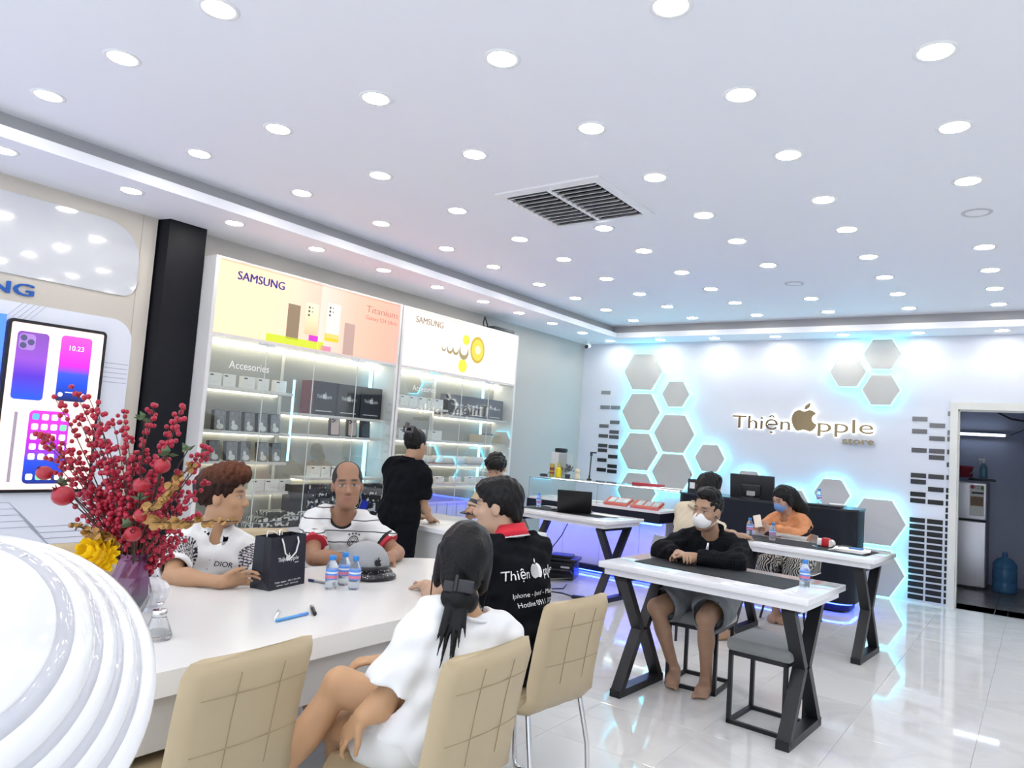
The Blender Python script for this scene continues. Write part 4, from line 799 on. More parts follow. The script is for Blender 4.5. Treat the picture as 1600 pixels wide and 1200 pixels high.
# shopping bag
bagm = mat('black paper', (.012, .014, .022), .4); bg = thing('shopping_bag', 'black paper shopping bag with white rope handles on the meeting table', 'shopping bag', (-2.80, 2.14, zt), R(12))
w, d, h = .116, .055, .228
G().add([(-d, -w, 0), (d, -w, 0), (d, w, 0), (-d, w, 0), (-d*.9, -w, h), (d*.75, -w, h), (d*.75, w, h), (-d*.9, w, h), (0, -w*.90, 0.04), (-.004, -w*.93, h), (0, w*.90, .04), (-.004, w*.93, h)],
        [(0, 3, 2, 1), (1, 2, 6, 5), (3, 0, 4, 7), (0, 1, 8), (1, 5, 9, 8), (0, 8, 9, 4), (2, 3, 10), (3, 7, 11, 10), (2, 10, 11, 6)]).make('body', bagm, bg)
rope = mat('white rope', (.82, .82, .80), .7)
for x, dn in ((.042, -1), (-.045, 1)):
    G().tube([(x+.004, -.052, h-.008), (x+.014, -.05, h-.03 if dn < 0 else h+.01), (x+.016, -.035, h-.075 if dn < 0 else h+.018), (x+.018, 0, h-.098 if dn < 0 else h+.012), (x+.016, .035, h-.075 if dn < 0 else h+.018), (x+.014, .05, h-.03 if dn < 0 else h+.01), (x+.004, .052, h-.008)] if dn < 0 else [(x, -.05, h-.01), (x, -.045, h+.014), (x+.01, -.02, h+.012), (x+.03, 0, h-.005), (x+.01, .02, h+.012), (x, .045, h+.014), (x, .05, h-.01)], .0035, 6).make('rope_handle', rope, bg)
sl = .25*d/h; bu = V(-sl, 0, 1).normalized(); bo = V(d+.0008, 0, 0); ltr = mat('white ink', (.80, .81, .83), .5)
def bpos(y, z): return bo+V(0, y, 0)+bu*z
g = G(); text_geo(g, 'Thiện', bpos(-.068, .118), EY, bu, .019, .0006, w=.052); apple_geo(g, bpos(-.001, .117), EY, bu, .036, .0006); text_geo(g, 'pple', bpos(.016, .118), EY, bu, .019, .0006, w=.052); text_geo(g, 'store', bpos(.042, .103), EY, bu, .009, .0006); g.make('shop_lettering', ltr, bg)
g = G(); text_geo(g, 'Thiện Apple - 0911 373 373', bpos(-.085, .026), EY, bu, .0065, .0006, w=.17); text_geo(g, 'Iphone - Ipad - Macbook', bpos(-.07, .013), EY, bu, .0055, .0006, w=.14); g.make('small_print', ltr, bg)
# helmet
hm = thing('helmet', 'matt grey half helmet with black apple mark and studded black visor', 'helmet', (-2.75, 2.62, zt), R(-6))
gsh = mat('matt grey shell', (.30, .31, .33), .4)
def cap(r, k0, k1, n=30, m=9): return [(r*math.cos(k0+(k1-k0)*i/m), r*math.sin(k0+(k1-k0)*i/m)*.98) for i in range(m+1)]
G().lathe([(.113, .05)]+[(x, y+.055) for x, y in cap(.121, 0, math.pi/2)], n=36).make('shell', gsh, hm)
G().lathe([(.112, .03), (.123, .032), (.124, .062), (.118, .064)], n=36).make('band', mat('black trim', (.012, .012, .014), .3), hm)
g = G(); pts = [(a, .118, .045) for a in range(-75, 80, 10)]
for a0, r0, z0 in ((0, 0, 0),):
    vs = []
    for a in range(-80, 81, 8):
        k = math.cos(R(a*.9)); d_ = V(math.cos(R(a)), math.sin(R(a)), 0)
        vs += [d_*.120+V(0, 0, .048), d_*(.122+.050*k)+V(0, 0, .012), d_*(.120+.048*k)+V(0, 0, .004), d_*.117+V(0, 0, .034)]
    n_ = len(vs)//4; g.add(vs, [(4*i+k, 4*i+4+k, 4*i+4+(k+1) % 4, 4*i+(k+1) % 4) for i in range(n_-1) for k in range(4)]+[(0, 1, 2, 3), (4*n_-1, 4*n_-2, 4*n_-3, 4*n_-4)], True)
vz = g.make('visor', mat('black gloss visor', (.015, .015, .018), .2), hm)
g = G()
for i in range(60):
    a = random.uniform(-70, 70); u = random.random(); k = math.cos(R(a*.9)); d_ = V(math.cos(R(a)), math.sin(R(a)), 0); g.ell(d_*(.122+.048*k*u)+V(0, 0, .048-.034*u), (.0022, .0022, .0022), 6, 4)
g.make('studs', mat('silver studs', (.8, .8, .8), .2, .9), vz)['kind'] = 'stuff'
e = V(.98, -.12, .2).normalized(); ey = (V(0, 0, 1)-e*e.z).normalized(); ex = ey.cross(e); g = G(); apple_geo(g, V(0, 0, .055)+e*.121-ey*.012, ex, ey, .042, .004); g.make('apple_mark', mat('black mark', (.012, .012, .014), .4), hm)
# bottles
capm = mat('blue bottle cap', (.03, .22, .62), .4); water = mat('bottled water', (.86, .94, 1.0), .04, trans=.85, ior=1.25); lab = mat('bottle label blue', (.10, .28, .75), .45); lab2 = mat('bottle label pink', (.70, .22, .32), .45)
def bottle(x, y, z, label, rz=0., s=1.):
    t = thing('water_bottle', label, 'water bottle', (x, y, z), rz, 'small water bottles with blue caps'); t.scale = (s, s, s)
    G().lathe([(0, 0), (.024, 0), (.027, .006), (.027, .03), (.0255, .034), (.027, .038), (.0275, .095), (.022, .115), (.0125, .128), (.0125, .136), (0, .136)], n=24).make('body', water, t)
    G().lathe([(.0275, .045), (.028, .046), (.028, .088), (.0275, .089)], n=24).make('label', lab, t); G().lathe([(.0283, .05), (.0283, .064)], n=24).make('label_band', lab2, t); G().lathe([(.0283, .072), (.0283, .080)], n=24).make('label_band', mat('label white', (.75, .78, .82), .5), t)
    G().lathe([(.0145, .130), (.015, .131), (.015, .149), (.013, .151), (0, .151)], n=20).make('cap', capm, t)
bottle(-2.61, 2.285, zt, 'small water bottle, left of the three beside the grey helmet'); bottle(-2.645, 2.39, zt, 'small water bottle, rearmost of the three beside the grey helmet'); bottle(-2.545, 2.365, zt, 'small water bottle, right of the three beside the grey helmet')
bottle(-1.06, 4.33, .8005, 'small water bottle at the right end of the masked man\'s table'); bottle(-1.855, 6.45, .805, 'small water bottle in front of the long-haired woman'); bottle(-4.40, 6.66, .8005, 'small water bottle behind the laptop at the table\'s left end')
bottle(-1.90, 8.22, 1.063, 'water bottle standing on the black cash counter'); bottle(-2.13, 6.70, .8005, 'small water bottle half hidden behind the masked man\'s shoulder')
# pens
def pen(a, b, m1, m2, label, r=.005):
    t = thing('pen', label, 'pen', (0, 0, 0)); a, b = V(*a), V(*b); t.location = a; q = b-a
    G().cyl((0, 0, r), q*.72+V(0, 0, r), r, n=8).make('barrel', m1, t); G().cyl(q*.72+V(0, 0, r), q+V(0, 0, r), r*1.1, n=8).make('cap', m2, t)
pen((-2.68, 2.34, zt), (-2.795, 2.31, zt), mat('pen grey', (.35, .35, .38), .3), mat('pen navy', (.03, .04, .15), .3), 'grey pen with navy cap beside the water bottles', .006)
pen((-2.28, 1.75, zt), (-2.30, 1.91, zt), mat('pen blue', (.10, .35, .72), .3), mat('pen sky', (.12, .30, .75), .3), 'sky blue pen lying near the table edge', .006)
pen((-2.27, 1.92, zt), (-2.37, 1.985, zt), bcar, mat('silver cap', (.6, .6, .6), .3, .7), 'short black marker lying across the blue pen\'s end', .008)
pen((-2.30, 1.76, zt), (-2.40, 1.85, zt), white, mat('pen clear', (.6, .62, .65), .2), 'white pen lying beside the blue pen', .005)
# on the work tables
t = thing('tape_dispenser', 'small red and white tape dispenser on the long-haired woman\'s table', 'tape dispenser', (-1.44, 6.53, .8045), R(-10))
G().rbox((0, 0, .035), (.06, .05, .07), .008).make('red_case', mat('tape red', (.55, .02, .03), .35), t); G().rbox((-.05, .01, .03), (.05, .045, .06), .012).make('white_case', white, t); G().cyl((.035, .03, .03), (.035, -.02, .03), .03, n=18).make('roll', mat('tape roll', (.75, .72, .68), .5), t)
for k in range(4): tag(G().b2((-.13, -.09, 0), (.13, .09, .004)).make('paper_sheet', mat('paper', (.86, .86, .85), .7), loc=(-1.24+.008*k, 6.40+.006*k, .8045+.005*k), rot=(0, 0, R(-6+5*k))), 'white paper sheet in the pile at the right of the woman\'s table, %s' % ('lowest', 'second', 'third', 'topmost')[k], 'paper', 'papers on the table')
tag(G().rbox((-1.19, 6.43, .829), (.10, .06, .012), .004).make('blue_pouch', mat('blue pouch', (.05, .16, .45), .5)), 'small blue packet on the pile of papers', 'packet')
tag(G().tube([(-1.32, 6.40, .829), (-1.30, 6.44, .84), (-1.26, 6.42, .845), (-1.23, 6.45, .84), (-1.24, 6.40, .83)], .004, 6).make('black_cord', bcar), 'short black cord lying on the pile of papers', 'cord')
pen((-1.52, 6.43, .8045), (-1.47, 6.35, .8045), mat('pen clear', (.6, .62, .65), .2), mat('pen blue', (.10, .35, .72), .3), 'clear blue pen beside the tape dispenser', .005)
lp = thing('laptop', 'black laptop open with its back to the camera on the left work table', 'laptop', (-3.92, 6.62, .8045), R(208))
G().rbox((0, 0, .010), (.35, .24, .018), .006).make('base', bcar, lp); G().b2((-.15, -.02, .0191), (.15, .09, .0198)).make('keyboard', mat('keys', (.04, .04, .045), .5), lp)
G().rbox((0, .165, .120), (.35, .012, .235), .005, M=Matrix.Rotation(R(-20), 3, 'X')).make('screen', mat('laptop lid', (.010, .010, .012), .4), lp)
tag(G().ell((-4.14, 6.56, .82), (.035, .055, .018), M=Matrix.Rotation(R(30), 3, 'Z')).make('mouse', mat('grey mouse', (.25, .25, .27), .3)), 'grey computer mouse left of the laptop', 'mouse')
for k in range(2): tag(G().b2((-.15, -.06, 0), (.15, .06, .003)).make('paper_sheet', mat('paper', (.86, .86, .85), .7), loc=(-3.60+.02*k, 6.66-.02*k, .8045+.004*k), rot=(0, 0, R(-12+8*k))), ('lower' if k == 0 else 'upper')+' paper slip right of the laptop', 'paper')
tag(G().tube([(-4.05, 6.85, .80), (-4.12, 6.91, .74), (-4.25, 6.93, .5), (-4.45, 6.95, .25), (-4.5, 6.95, .15)], .006, 6).make('laptop_cable', bcar), 'black power cable hanging from the laptop table', 'cable')
pt = thing('printer', 'black desktop printer on the floor behind the man in the black polo', 'printer', (-4.42, 7.18, 0), R(20)); pbk = mat('printer black', (.02, .021, .024), .35)
G().rbox((0, 0, .10), (.42, .34, .19), .015).make('body', pbk, pt); G().rbox((.02, -.02, .215), (.44, .32, .035), .01).make('lid', pbk, pt); G().rbox((.05, -.05, .25), (.24, .22, .03), .008).make('scanner_tray', pbk, pt); G().box((.05, -.23, .10), (.30, .14, .012), M=Matrix.Rotation(R(-25), 3, 'X')).make('paper_tray', pbk, pt); G().b2((.06, -.172, .13), (.16, -.170, .15)).make('badge', white, pt)
tag(G().tube([(-4.1, 6.85, .006), (-4.0, 6.62, .006), (-4.08, 6.5, .006), (-4.02, 6.38, .006), (-3.88, 6.42, .006), (-3.72, 6.36, .006)], .007, 6).make('floor_cable', bcar), 'black power cord lying on the floor tiles', 'cable')
tag(G().rbox((-3.66, 6.35, .016), (.13, .05, .03), .008, M=Matrix.Rotation(R(25), 3, 'Z')).make('power_adapter', bcar), 'black plug at the end of the floor cord', 'plug')
# ================================================================ people: smooth bodies grown from blended volumes
class Vol:
    def __init__(s, lo, hi, h):
        s.h = h; s.lo = np.array(lo, float)-3*h; n = np.ceil((np.array(hi, float)+3*h-s.lo)/h).astype(int)+1
        s.n = n; s.F = np.full(n, .06, np.float32); s.ax = [s.lo[i]+h*np.arange(n[i]) for i in range(3)]
    def blk(s, lo, hi):
        a = np.clip(np.floor((np.array(lo)-s.lo)/s.h).astype(int), 0, s.n-1); b = np.clip(np.ceil((np.array(hi)-s.lo)/s.h).astype(int)+1, 1, s.n)
        if (b <= a).any(): return None
        sl = tuple(slice(a[i], b[i]) for i in range(3))
        return sl, s.ax[0][sl[0]][:, None, None].astype(np.float32), s.ax[1][sl[1]][None, :, None].astype(np.float32), s.ax[2][sl[2]][None, None, :].astype(np.float32)
    def put(s, sl, d, k, op):
        f = s.F[sl]
        if op == '-': d = -d; h = np.maximum(k-np.abs(f-d), 0)/k; s.F[sl] = np.maximum(f, d)+h*h*k*.25
        else: h = np.maximum(k-np.abs(f-d), 0)/k; s.F[sl] = np.minimum(f, d)-h*h*k*.25
    def cone(s, a, b, ra, rb=None, k=.02, op='+', cut=None):
        rb = ra if rb is None else rb; a, b = np.array(a, float), np.array(b, float); m = max(ra, rb)+k+2*s.h
        r = s.blk(np.minimum(a, b)-m, np.maximum(a, b)+m)
        if r is None: return
        sl, X, Y, Z = r; ba = b-a; L = max(ba@ba, 1e-9)
        t = ((X-a[0])*ba[0]+(Y-a[1])*ba[1]+(Z-a[2])*ba[2])/L; tc = np.clip(t, 0, 1)
        d = np.sqrt((X-a[0]-tc*ba[0])**2+(Y-a[1]-tc*ba[1])**2+(Z-a[2]-tc*ba[2])**2)-(ra+(rb-ra)*tc)
        if cut is not None: d = np.maximum(d, (t-cut)*math.sqrt(L))
        s.put(sl, d, k, op)
    def ell(s, c, r, M=None, k=.02, op='+'):
        c = np.array(c, float); r = np.array(r, float); M = np.eye(3) if M is None else M; m = np.abs(M)@r+k+2*s.h
        q = s.blk(c-m, c+m)
        if q is None: return
        sl, X, Y, Z = q; X = X-c[0]; Y = Y-c[1]; Z = Z-c[2]
        L = [X*M[0, i]+Y*M[1, i]+Z*M[2, i] for i in range(3)]
        k0 = np.sqrt(sum((L[i]/r[i])**2 for i in range(3))); k1 = np.sqrt(sum((L[i]/r[i]**2)**2 for i in range(3)))+1e-6
        s.put(sl, k0*(k0-1)/k1, k, op)
    def plane(s, p, n, k=.004):
        """cut away everything in front of the plane"""
        p = np.array(p, float); n = np.array(n, float); n /= np.linalg.norm(n)
        d = (s.ax[0][:, None, None]-p[0])*n[0]+(s.ax[1][None, :, None]-p[1])*n[1]+(s.ax[2][None, None, :]-p[2])*n[2]
        s.F = np.maximum(s.F, d.astype(np.float32))
    def wob(s, amp, freqs, seed=0):
        rng = np.random.RandomState(seed); X, Y, Z = s.ax[0][:, None, None], s.ax[1][None, :, None], s.ax[2][None, None, :]
        w = 0
        for fx, fy, fz in freqs: w = w+np.sin(X*fx+Y*fy+Z*fz+rng.rand()*6.28+1.5*np.sin(Z*9+X*7+rng.rand()*6))
        s.F += (amp/len(freqs)*w).astype(np.float32)
    def mesh(s, smooth=2):
        F = s.F; I = F < 0
        c = sum(I[i:F.shape[0]-1+i, j:F.shape[1]-1+j, k:F.shape[2]-1+k].astype(np.int8) for i in (0, 1) for j in (0, 1) for k in (0, 1))
        mix = (c > 0) & (c < 8); idx = np.argwhere(mix); N = len(idx); vid = np.full(mix.shape, -1, np.int32); vid[mix] = np.arange(N)
        acc = np.zeros((N, 3)); cnt = np.zeros(N); cs = [(i, j, k) for i in (0, 1) for j in (0, 1) for k in (0, 1)]
        for o1 in cs:
            for d in range(3):
                if o1[d]: continue
                o2 = list(o1); o2[d] = 1
                f1 = F[idx[:, 0]+o1[0], idx[:, 1]+o1[1], idx[:, 2]+o1[2]]; f2 = F[idx[:, 0]+o2[0], idx[:, 1]+o2[1], idx[:, 2]+o2[2]]
                m = (f1 < 0) != (f2 < 0); t = np.where(m, f1/np.where(m, f1-f2, 1), 0)
                p = np.tile(np.array(o1, float), (N, 1)); p[:, d] += t; acc[m] += p[m]; cnt[m] += 1
        V_ = s.lo+s.h*(idx+acc/cnt[:, None]); Q = []
        for d in range(3):
            e, g = [x for x in range(3) if x != d]
            sl = [slice(1, -1)]*3; a = list(sl); b = list(sl); a[d] = slice(0, -1); b[d] = slice(1, None)
            A = I[tuple(a)]; m = A != I[tuple(b)]; q = np.argwhere(m)
            if not len(q): continue
            q0 = q.copy(); q0[:, e] += 1; q0[:, g] += 1          # grid point index
            def cell(de, dg): z = q0.copy(); z[:, e] += de; z[:, g] += dg; return vid[z[:, 0], z[:, 1], z[:, 2]]
            quad = np.stack([cell(-1, -1), cell(0, -1), cell(0, 0), cell(-1, 0)], 1); ins = A[m]
            flip = ins if d != 1 else ~ins
            quad = np.where(flip[:, None], quad, quad[:, ::-1]); Q.append(quad)
        Q = np.concatenate(Q); Q = Q[(Q >= 0).all(1)]
        E_ = np.concatenate([Q[:, [0, 1]], Q[:, [1, 2]], Q[:, [2, 3]], Q[:, [3, 0]]])
        deg = np.bincount(E_.ravel(), minlength=N)[:, None].clip(1)
        for _ in range(smooth):
            S = np.zeros_like(V_)
            for a, b in ((0, 1), (1, 0)):
                for x in range(3): S[:, x] += np.bincount(E_[:, a], weights=V_[E_[:, b], x], minlength=N)
            V_ = V_*.45+.55*S/deg
        return V_, Q
def npmesh(name, V_, Q, m, parent=None, origin=(0, 0, 0), col=None):
    me = bpy.data.meshes.new(name); V_ = V_-np.array(origin)
    me.vertices.add(len(V_)); me.vertices.foreach_set('co', V_.astype(np.float32).ravel())
    me.loops.add(len(Q)*4); me.loops.foreach_set('vertex_index', Q.astype(np.int32).ravel())
    me.polygons.add(len(Q)); me.polygons.foreach_set('loop_start', np.arange(0, len(Q)*4, 4, dtype=np.int32))
    me.polygons.foreach_set('use_smooth', np.ones(len(Q), bool)); me.update(calc_edges=True); me.validate()
    if col is not None:
        a = me.color_attributes.new('tint', 'FLOAT_COLOR', 'POINT'); c = np.ones((len(V_), 4), np.float32); c[:, :3] = col; a.data.foreach_set('color', c.ravel())
    me.materials.append(m); return link(name, me, parent)
def tinted(name, rough=.5, sub=0., sheen=0., bump=None):
    if name in MATS: return MATS[name]
    m = mat(name, (.5, .5, .5), rough, sub=sub, sheen=sheen, bump=bump, spec=.5 if sub else .15); a = m.node_tree.nodes.new('ShaderNodeVertexColor'); a.layer_name = 'tint'
    m.node_tree.links.new(a.outputs['Color'], m.node_tree.nodes['Principled BSDF'].inputs['Base Color']); return m
skin_m = tinted('skin', .48, .06)
def nrm(v): v = np.array(v, float); return v/np.linalg.norm(v)
def frame(f, up):
    """columns: right, forward, up"""
    f = nrm(f); r = nrm(np.cross(f, up)); return np.stack([r, f, np.cross(r, f)], 1)
def yawdir(a): return np.array([math.cos(R(a)), math.sin(R(a)), 0.])
class Person:
    """world-space figure; J holds the joints"""
    def __init__(s, label, base, skin, pelvis, neck, yaw, head, hyaw, hpitch=0., hroll=0., sw=.165, size=1., h=.0065, pyaw=None):
        s.root = thing('person', label, 'person', base); s.base = np.array(base, float); s.h = h; s.k = size
        s.P, s.N = np.array(pelvis, float), np.array(neck, float); s.u = nrm(s.N-s.P); s.T = frame(yawdir(yaw), s.u)
        s.T = frame(np.cross(s.u, s.T[:, 0]), s.u); s.B = frame(yawdir(yaw if pyaw is None else pyaw), np.array([0, 0, 1.]))
        s.H = np.array(head, float); f = yawdir(hyaw)*math.cos(R(hpitch))+np.array([0, 0, math.sin(R(hpitch))]); s.HF = frame(f, np.array([0, 0, 1.]))
        if hroll: c, q = math.cos(R(hroll)), math.sin(R(hroll)); s.HF = s.HF@np.array([[c, 0, q], [0, 1, 0], [-q, 0, c]])
        s.skin = np.array(skin); r = s.T[:, 0]; s.sw = sw
        s.sh = {'R': s.N-s.u*.065*size+r*sw, 'L': s.N-s.u*.065*size-r*sw}; s.hip = {'R': s.P+s.B[:, 0]*.085*size, 'L': s.P-s.B[:, 0]*.085*size}
        s.el, s.wr, s.kn, s.an, s.hd, s.ft = {}, {}, {}, {}, {}, {}
    def hl(s, p): return s.H+s.HF@(np.array(p)*s.k)
    def arm(s, side, el, wr, hdir=None, pn=(0, 0, -1), curl=25, spread=0.): s.el[side], s.wr[side] = np.array(el, float), np.array(wr, float); s.hd[side] = (nrm(hdir if hdir is not None else s.wr[side]-s.el[side]), np.array(pn, float), curl, spread)
    def leg(s, side, kn, an, toe=None): s.kn[side], s.an[side] = np.array(kn, float), np.array(an, float); s.ft[side] = nrm(toe if toe is not None else [s.B[0, 1], s.B[1, 1], -.05])
    def hand(s, v, side):
        d, n, c, sp = s.hd[side]; k = s.k; w = s.wr[side]; n = nrm(n-d*(n@d)); t = np.cross(n, d)      # t: towards the thumb for one hand
        if side == 'L': t = -t
        M = np.stack([t, d, n], 1); v.ell(w+d*.048*k, np.array([.040, .055, .016])*k, M, .012); v.cone(w-d*.01, w+d*.03*k, .024*k, .024*k, .02)
        for i, (o, L) in enumerate(((.030, .070), (.010, .078), (-.011, .073), (-.030, .058))):
            p = w+d*.088*k+t*o*k; a = 0.; q = nrm(d+t*(o*3*(.3+sp)))
            for j, fr in enumerate((.45, .32, .23)):
                a += R(c)*(.55 if j == 0 else 1); e = q*math.cos(a)+n*math.sin(a); p2 = p+e*L*fr*k; v.cone(p, p2, (.0088-.0006*j)*k, (.0082-.0006*j)*k, .004); p = p2
        p = w+d*.02*k+t*.030*k; e = nrm(d*.65+t*.65+n*.35); p2 = p+e*.045*k; v.cone(p, p2, .012*k, .010*k, .01); v.cone(p2, p2+nrm(d*.85+t*.25+n*.35)*.034*k, .010*k, .008*k, .004)
    def torso(s, v, g=0., k=.05):
        q = s.k; u, T, B = s.u, s.T, s.B; L = np.linalg.norm(s.N-s.P)
        lz = min(1.05, L/.50/q); v.ell(s.P+u*.02, np.array([.165+g, .115+g, .12+g])*q, B, k); v.ell(s.P+u*L*.36, np.array([.145+g, .105+g, .16*lz+g])*q, T, k)
        v.ell(s.P+u*L*.66, np.array([.158+g, .112+g, .155*lz+g*.6])*q, T, k); v.cone(s.sh['R']-u*.005, s.sh['L']-u*.005, (.052+g)*q, None, k); v.cone(s.N-u*.03-T[:, 0]*.10*q, s.N-u*.03+T[:, 0]*.10*q, (.048+g)*q, None, .04)
    def body(s, feet=True, lips=(.42, .16, .14), brow=None, male=True):
        pts = [s.P, s.N, s.H]+list(s.el.values())+list(s.wr.values())+list(s.kn.values())+list(s.an.values())+[s.H+np.array([0, 0, .16])]+[s.wr[a]+s.hd[a][0]*.19 for a in s.wr]+[s.an[a]+s.ft[a]*.2-np.array([0, 0, .06]) for a in s.an]
        pts = np.array(pts); v = Vol(pts.min(0)-.16*np.array([1, 1, .3]), pts.max(0)+.14*np.array([1, 1, .2]), s.h); q = s.k
        s.torso(v, -.006); hl = s.hl
        v.cone(s.N-s.u*.04, hl((0, -.018, -.055)), .058*q, .052*q, .03)
        for a in s.el:
            v.cone(s.sh[a], s.el[a], .047*q, .037*q, .03); v.cone(s.el[a], s.wr[a], .038*q, .025*q, .015); m = s.el[a]*.7+s.wr[a]*.3; v.ell(m, np.array([.041, .041, .041])*q, None, .03); s.hand(v, a)
        for a in s.kn:
            v.cone(s.hip[a], s.kn[a], .088*q, .057*q, .03); v.cone(s.kn[a], s.an[a], .050*q, .033*q, .02); bk = s.kn[a]*.66+s.an[a]*.34-s.ft[a]*.012; sd_ = nrm(s.an[a]-s.kn[a]); v.ell(bk, np.array([.045, .046, .09])*q, frame(np.cross(sd_, [.3, .5, .1]), sd_), .03)
            f = s.ft[a]; an = s.an[a]; gz = an+np.array([0, 0, -.045*q]); sd = np.cross(f, [0, 0, 1.]); v.cone(gz-f*.035*q, gz+f*.10*q, .034*q, .034*q, .03); v.cone(an, gz+f*.08*q, .034*q, .028*q, .03); v.cone(gz-f*.02*q, gz+f*.10*q, .03*q, .038*q, .03)
            if feet:
                for i in range(5):
                    sg = 1 if a == 'R' else -1; o = (.030-.0155*i)*-sg; p = gz+f*(.135-.006*i*(i > 0))*q+sd*o*q+np.array([0, 0, -.014]); v.cone(p, p+f*(.045 if i == 0 else .032)*q, (.014 if i == 0 else .010)*q, (.012 if i == 0 else .009)*q, .008)
        HM = s.HF
        def E(c, r, k=.02, op='+'): v.ell(hl(c), np.array(r)*q, HM, k*q, op)
        E((0, -.012, .045), (.075, .094, .088)); E((0, .028, -.02), (.062, .066, .09), .03); w = .05 if male else .044
        E((0, .040, -.07), (w, .046, .038), .03); E((0, .066, -.093), (.022, .018, .018), .02)
        E((0, .080, .032), (.05, .016, .012), .02)
        for x in (-1, 1): E((x*.037, .060, -.018), (.023, .022, .022), .02); E((x*.076, -.006, .0), (.009, .020, .031), .008); E((x*.031, .101, .013), (.016, .016, .010), .012, '-'); E((x*.011, .098, -.027), (.009, .011, .008), .006)
        v.cone(hl((0, .087, .02)), hl((0, .109, -.022)), .0075*q, .0125*q, .012*q)
        E((0, .088, -.052), (.022, .010, .0065), .006); E((0, .086, -.064), (.019, .010, .0075), .006); E((0, .099, -.058), (.024, .006, .0018), .003, '-')
        for x in (-1, 1): E((x*.031, .079, .012), (.0145, .0125, .0115), .004)
        V_, Q = v.mesh(2); L = (V_-s.H)@HM/q; c = np.tile(s.skin, (len(V_), 1)).astype(np.float32)
        rng = np.random.RandomState(3); c *= (1+.05*np.sin(V_[:, :1]*60)*np.sin(V_[:, 1:2]*55)*np.sin(V_[:, 2:]*50))
        lp = np.exp(-((L[:, 0]/.021)**4+((L[:, 2]+.058)/.0115)**4))*(L[:, 1] > .07); c = c*(1-.75*lp[:, None])+np.array(lips)*.75*lp[:, None]
        if brow is not None:
            bz = .034+.004-.12*np.maximum(np.abs(L[:, 0])-.038, 0); bw = np.exp(-(((np.abs(L[:, 0])-.032)/.021)**4+((L[:, 2]-bz)/.0062)**4))*(L[:, 1] > .05); c = c*(1-.9*bw[:, None])+np.array(brow)*.9*bw[:, None]
        ey = np.exp(-(((np.abs(L[:, 0])-.031)/.0145)**4+((L[:, 2]-.012)/s.eyeh)**4))*(L[:, 1] > .07)
        c = c*(1-.92*ey[:, None])+(np.array([.46, .42, .39]) if s.eyeh > .004 else np.array([.03, .02, .02]))*.92*ey[:, None]
        ir = np.exp(-(((np.abs(L[:, 0]-s.gaze)-.031)/.0062)**4+((L[:, 2]-.013)/.0058)**4))*(L[:, 1] > .07)*(s.eyeh > .004); c = c*(1-ir[:, None])+np.array([.012, .008, .006])*ir[:, None]
        ls = np.exp(-(((np.abs(L[:, 0])-.031)/.017)**4+((L[:, 2]-.012-s.eyeh-.0015)/.0026)**4))*(L[:, 1] > .068); c = c*(1-.85*ls[:, None])+np.array([.03, .02, .02])*.85*ls[:, None]
        s.bodyobj = npmesh('body', V_, Q, skin_m, s.root, s.base, c); return s
    eyeh = .0050; gaze = 0.
    # ---- clothes
    def shirt(s, name, m, g=.016, sleeve=.62, hem=None, neck=.066, colf=None, sg=.022, folds=.006, seed=1, hemn=None, end=None, low=.0, cuff=0., h=None, blouse=0.):
        pts = np.array([s.P, s.N]+list(s.sh.values())+list(s.el.values())+(list(s.wr.values()) if sleeve > 1 else [])); v = Vol(pts.min(0)-.24, pts.max(0)+.20, h or s.h); q = s.k
        s.torso(v, g, .05)
        if blouse: v.ell(s.P+s.u*.05+s.T[:, 1]*.01, np.array([.165+g+blouse, .12+g+blouse, .15]), s.T, .06)
        hp = s.P+s.u*(hem if hem is not None else -.10); v.plane(hp, -(s.u if hemn is None else nrm(hemn)))
        for a in s.el:
            if sleeve <= 1:
                e = s.sh[a]+(s.el[a]-s.sh[a])*min(1, sleeve); v.cone(s.sh[a], s.el[a], (.048+sg*.8)*q, (.047+sg*1.1)*q, .018, cut=sleeve)
            else:
                v.cone(s.sh[a], s.el[a], (.048+sg)*q, (.042+sg)*q, .02); v.cone(s.el[a], s.wr[a], (.043+sg)*q, (.032+sg*.6)*q, .02, cut=(sleeve-1)); 
                if cuff: c_ = s.el[a]+(s.wr[a]-s.el[a])*(sleeve-1.06); v.cone(c_, s.el[a]+(s.wr[a]-s.el[a])*(sleeve-1), (.034+sg*.6)*q, None, .006, cut=1)
        if folds: v.wob(folds, [(30, 10, 34), (-24, 28, 30), (10, -20, 75), (64, 50, -34), (-70, 40, 50)], seed)
        v.cone(s.N-s.u*(.012+low)+s.T[:, 1]*.02, s.N+s.u*.16, neck*q, neck*q, .008, '-')
        if low > .01: v.ell(s.N-s.u*(.02)+s.T[:, 1]*.085, (.055*q, .06, low*1.6), s.T, .01, '-')
        for a in s.el:
            if sleeve <= 1: v.cone(s.sh[a]+(s.el[a]-s.sh[a])*(sleeve-.10), s.sh[a]+(s.el[a]-s.sh[a])*(sleeve+.03), (.046+sg*.42)*q, None, .003, '-')
        V_, Q = v.mesh(2); c = colf(s, V_) if colf else None
        o = npmesh(name, V_, Q, m, s.root, s.base, c); s.cloth = (V_, Q); return o
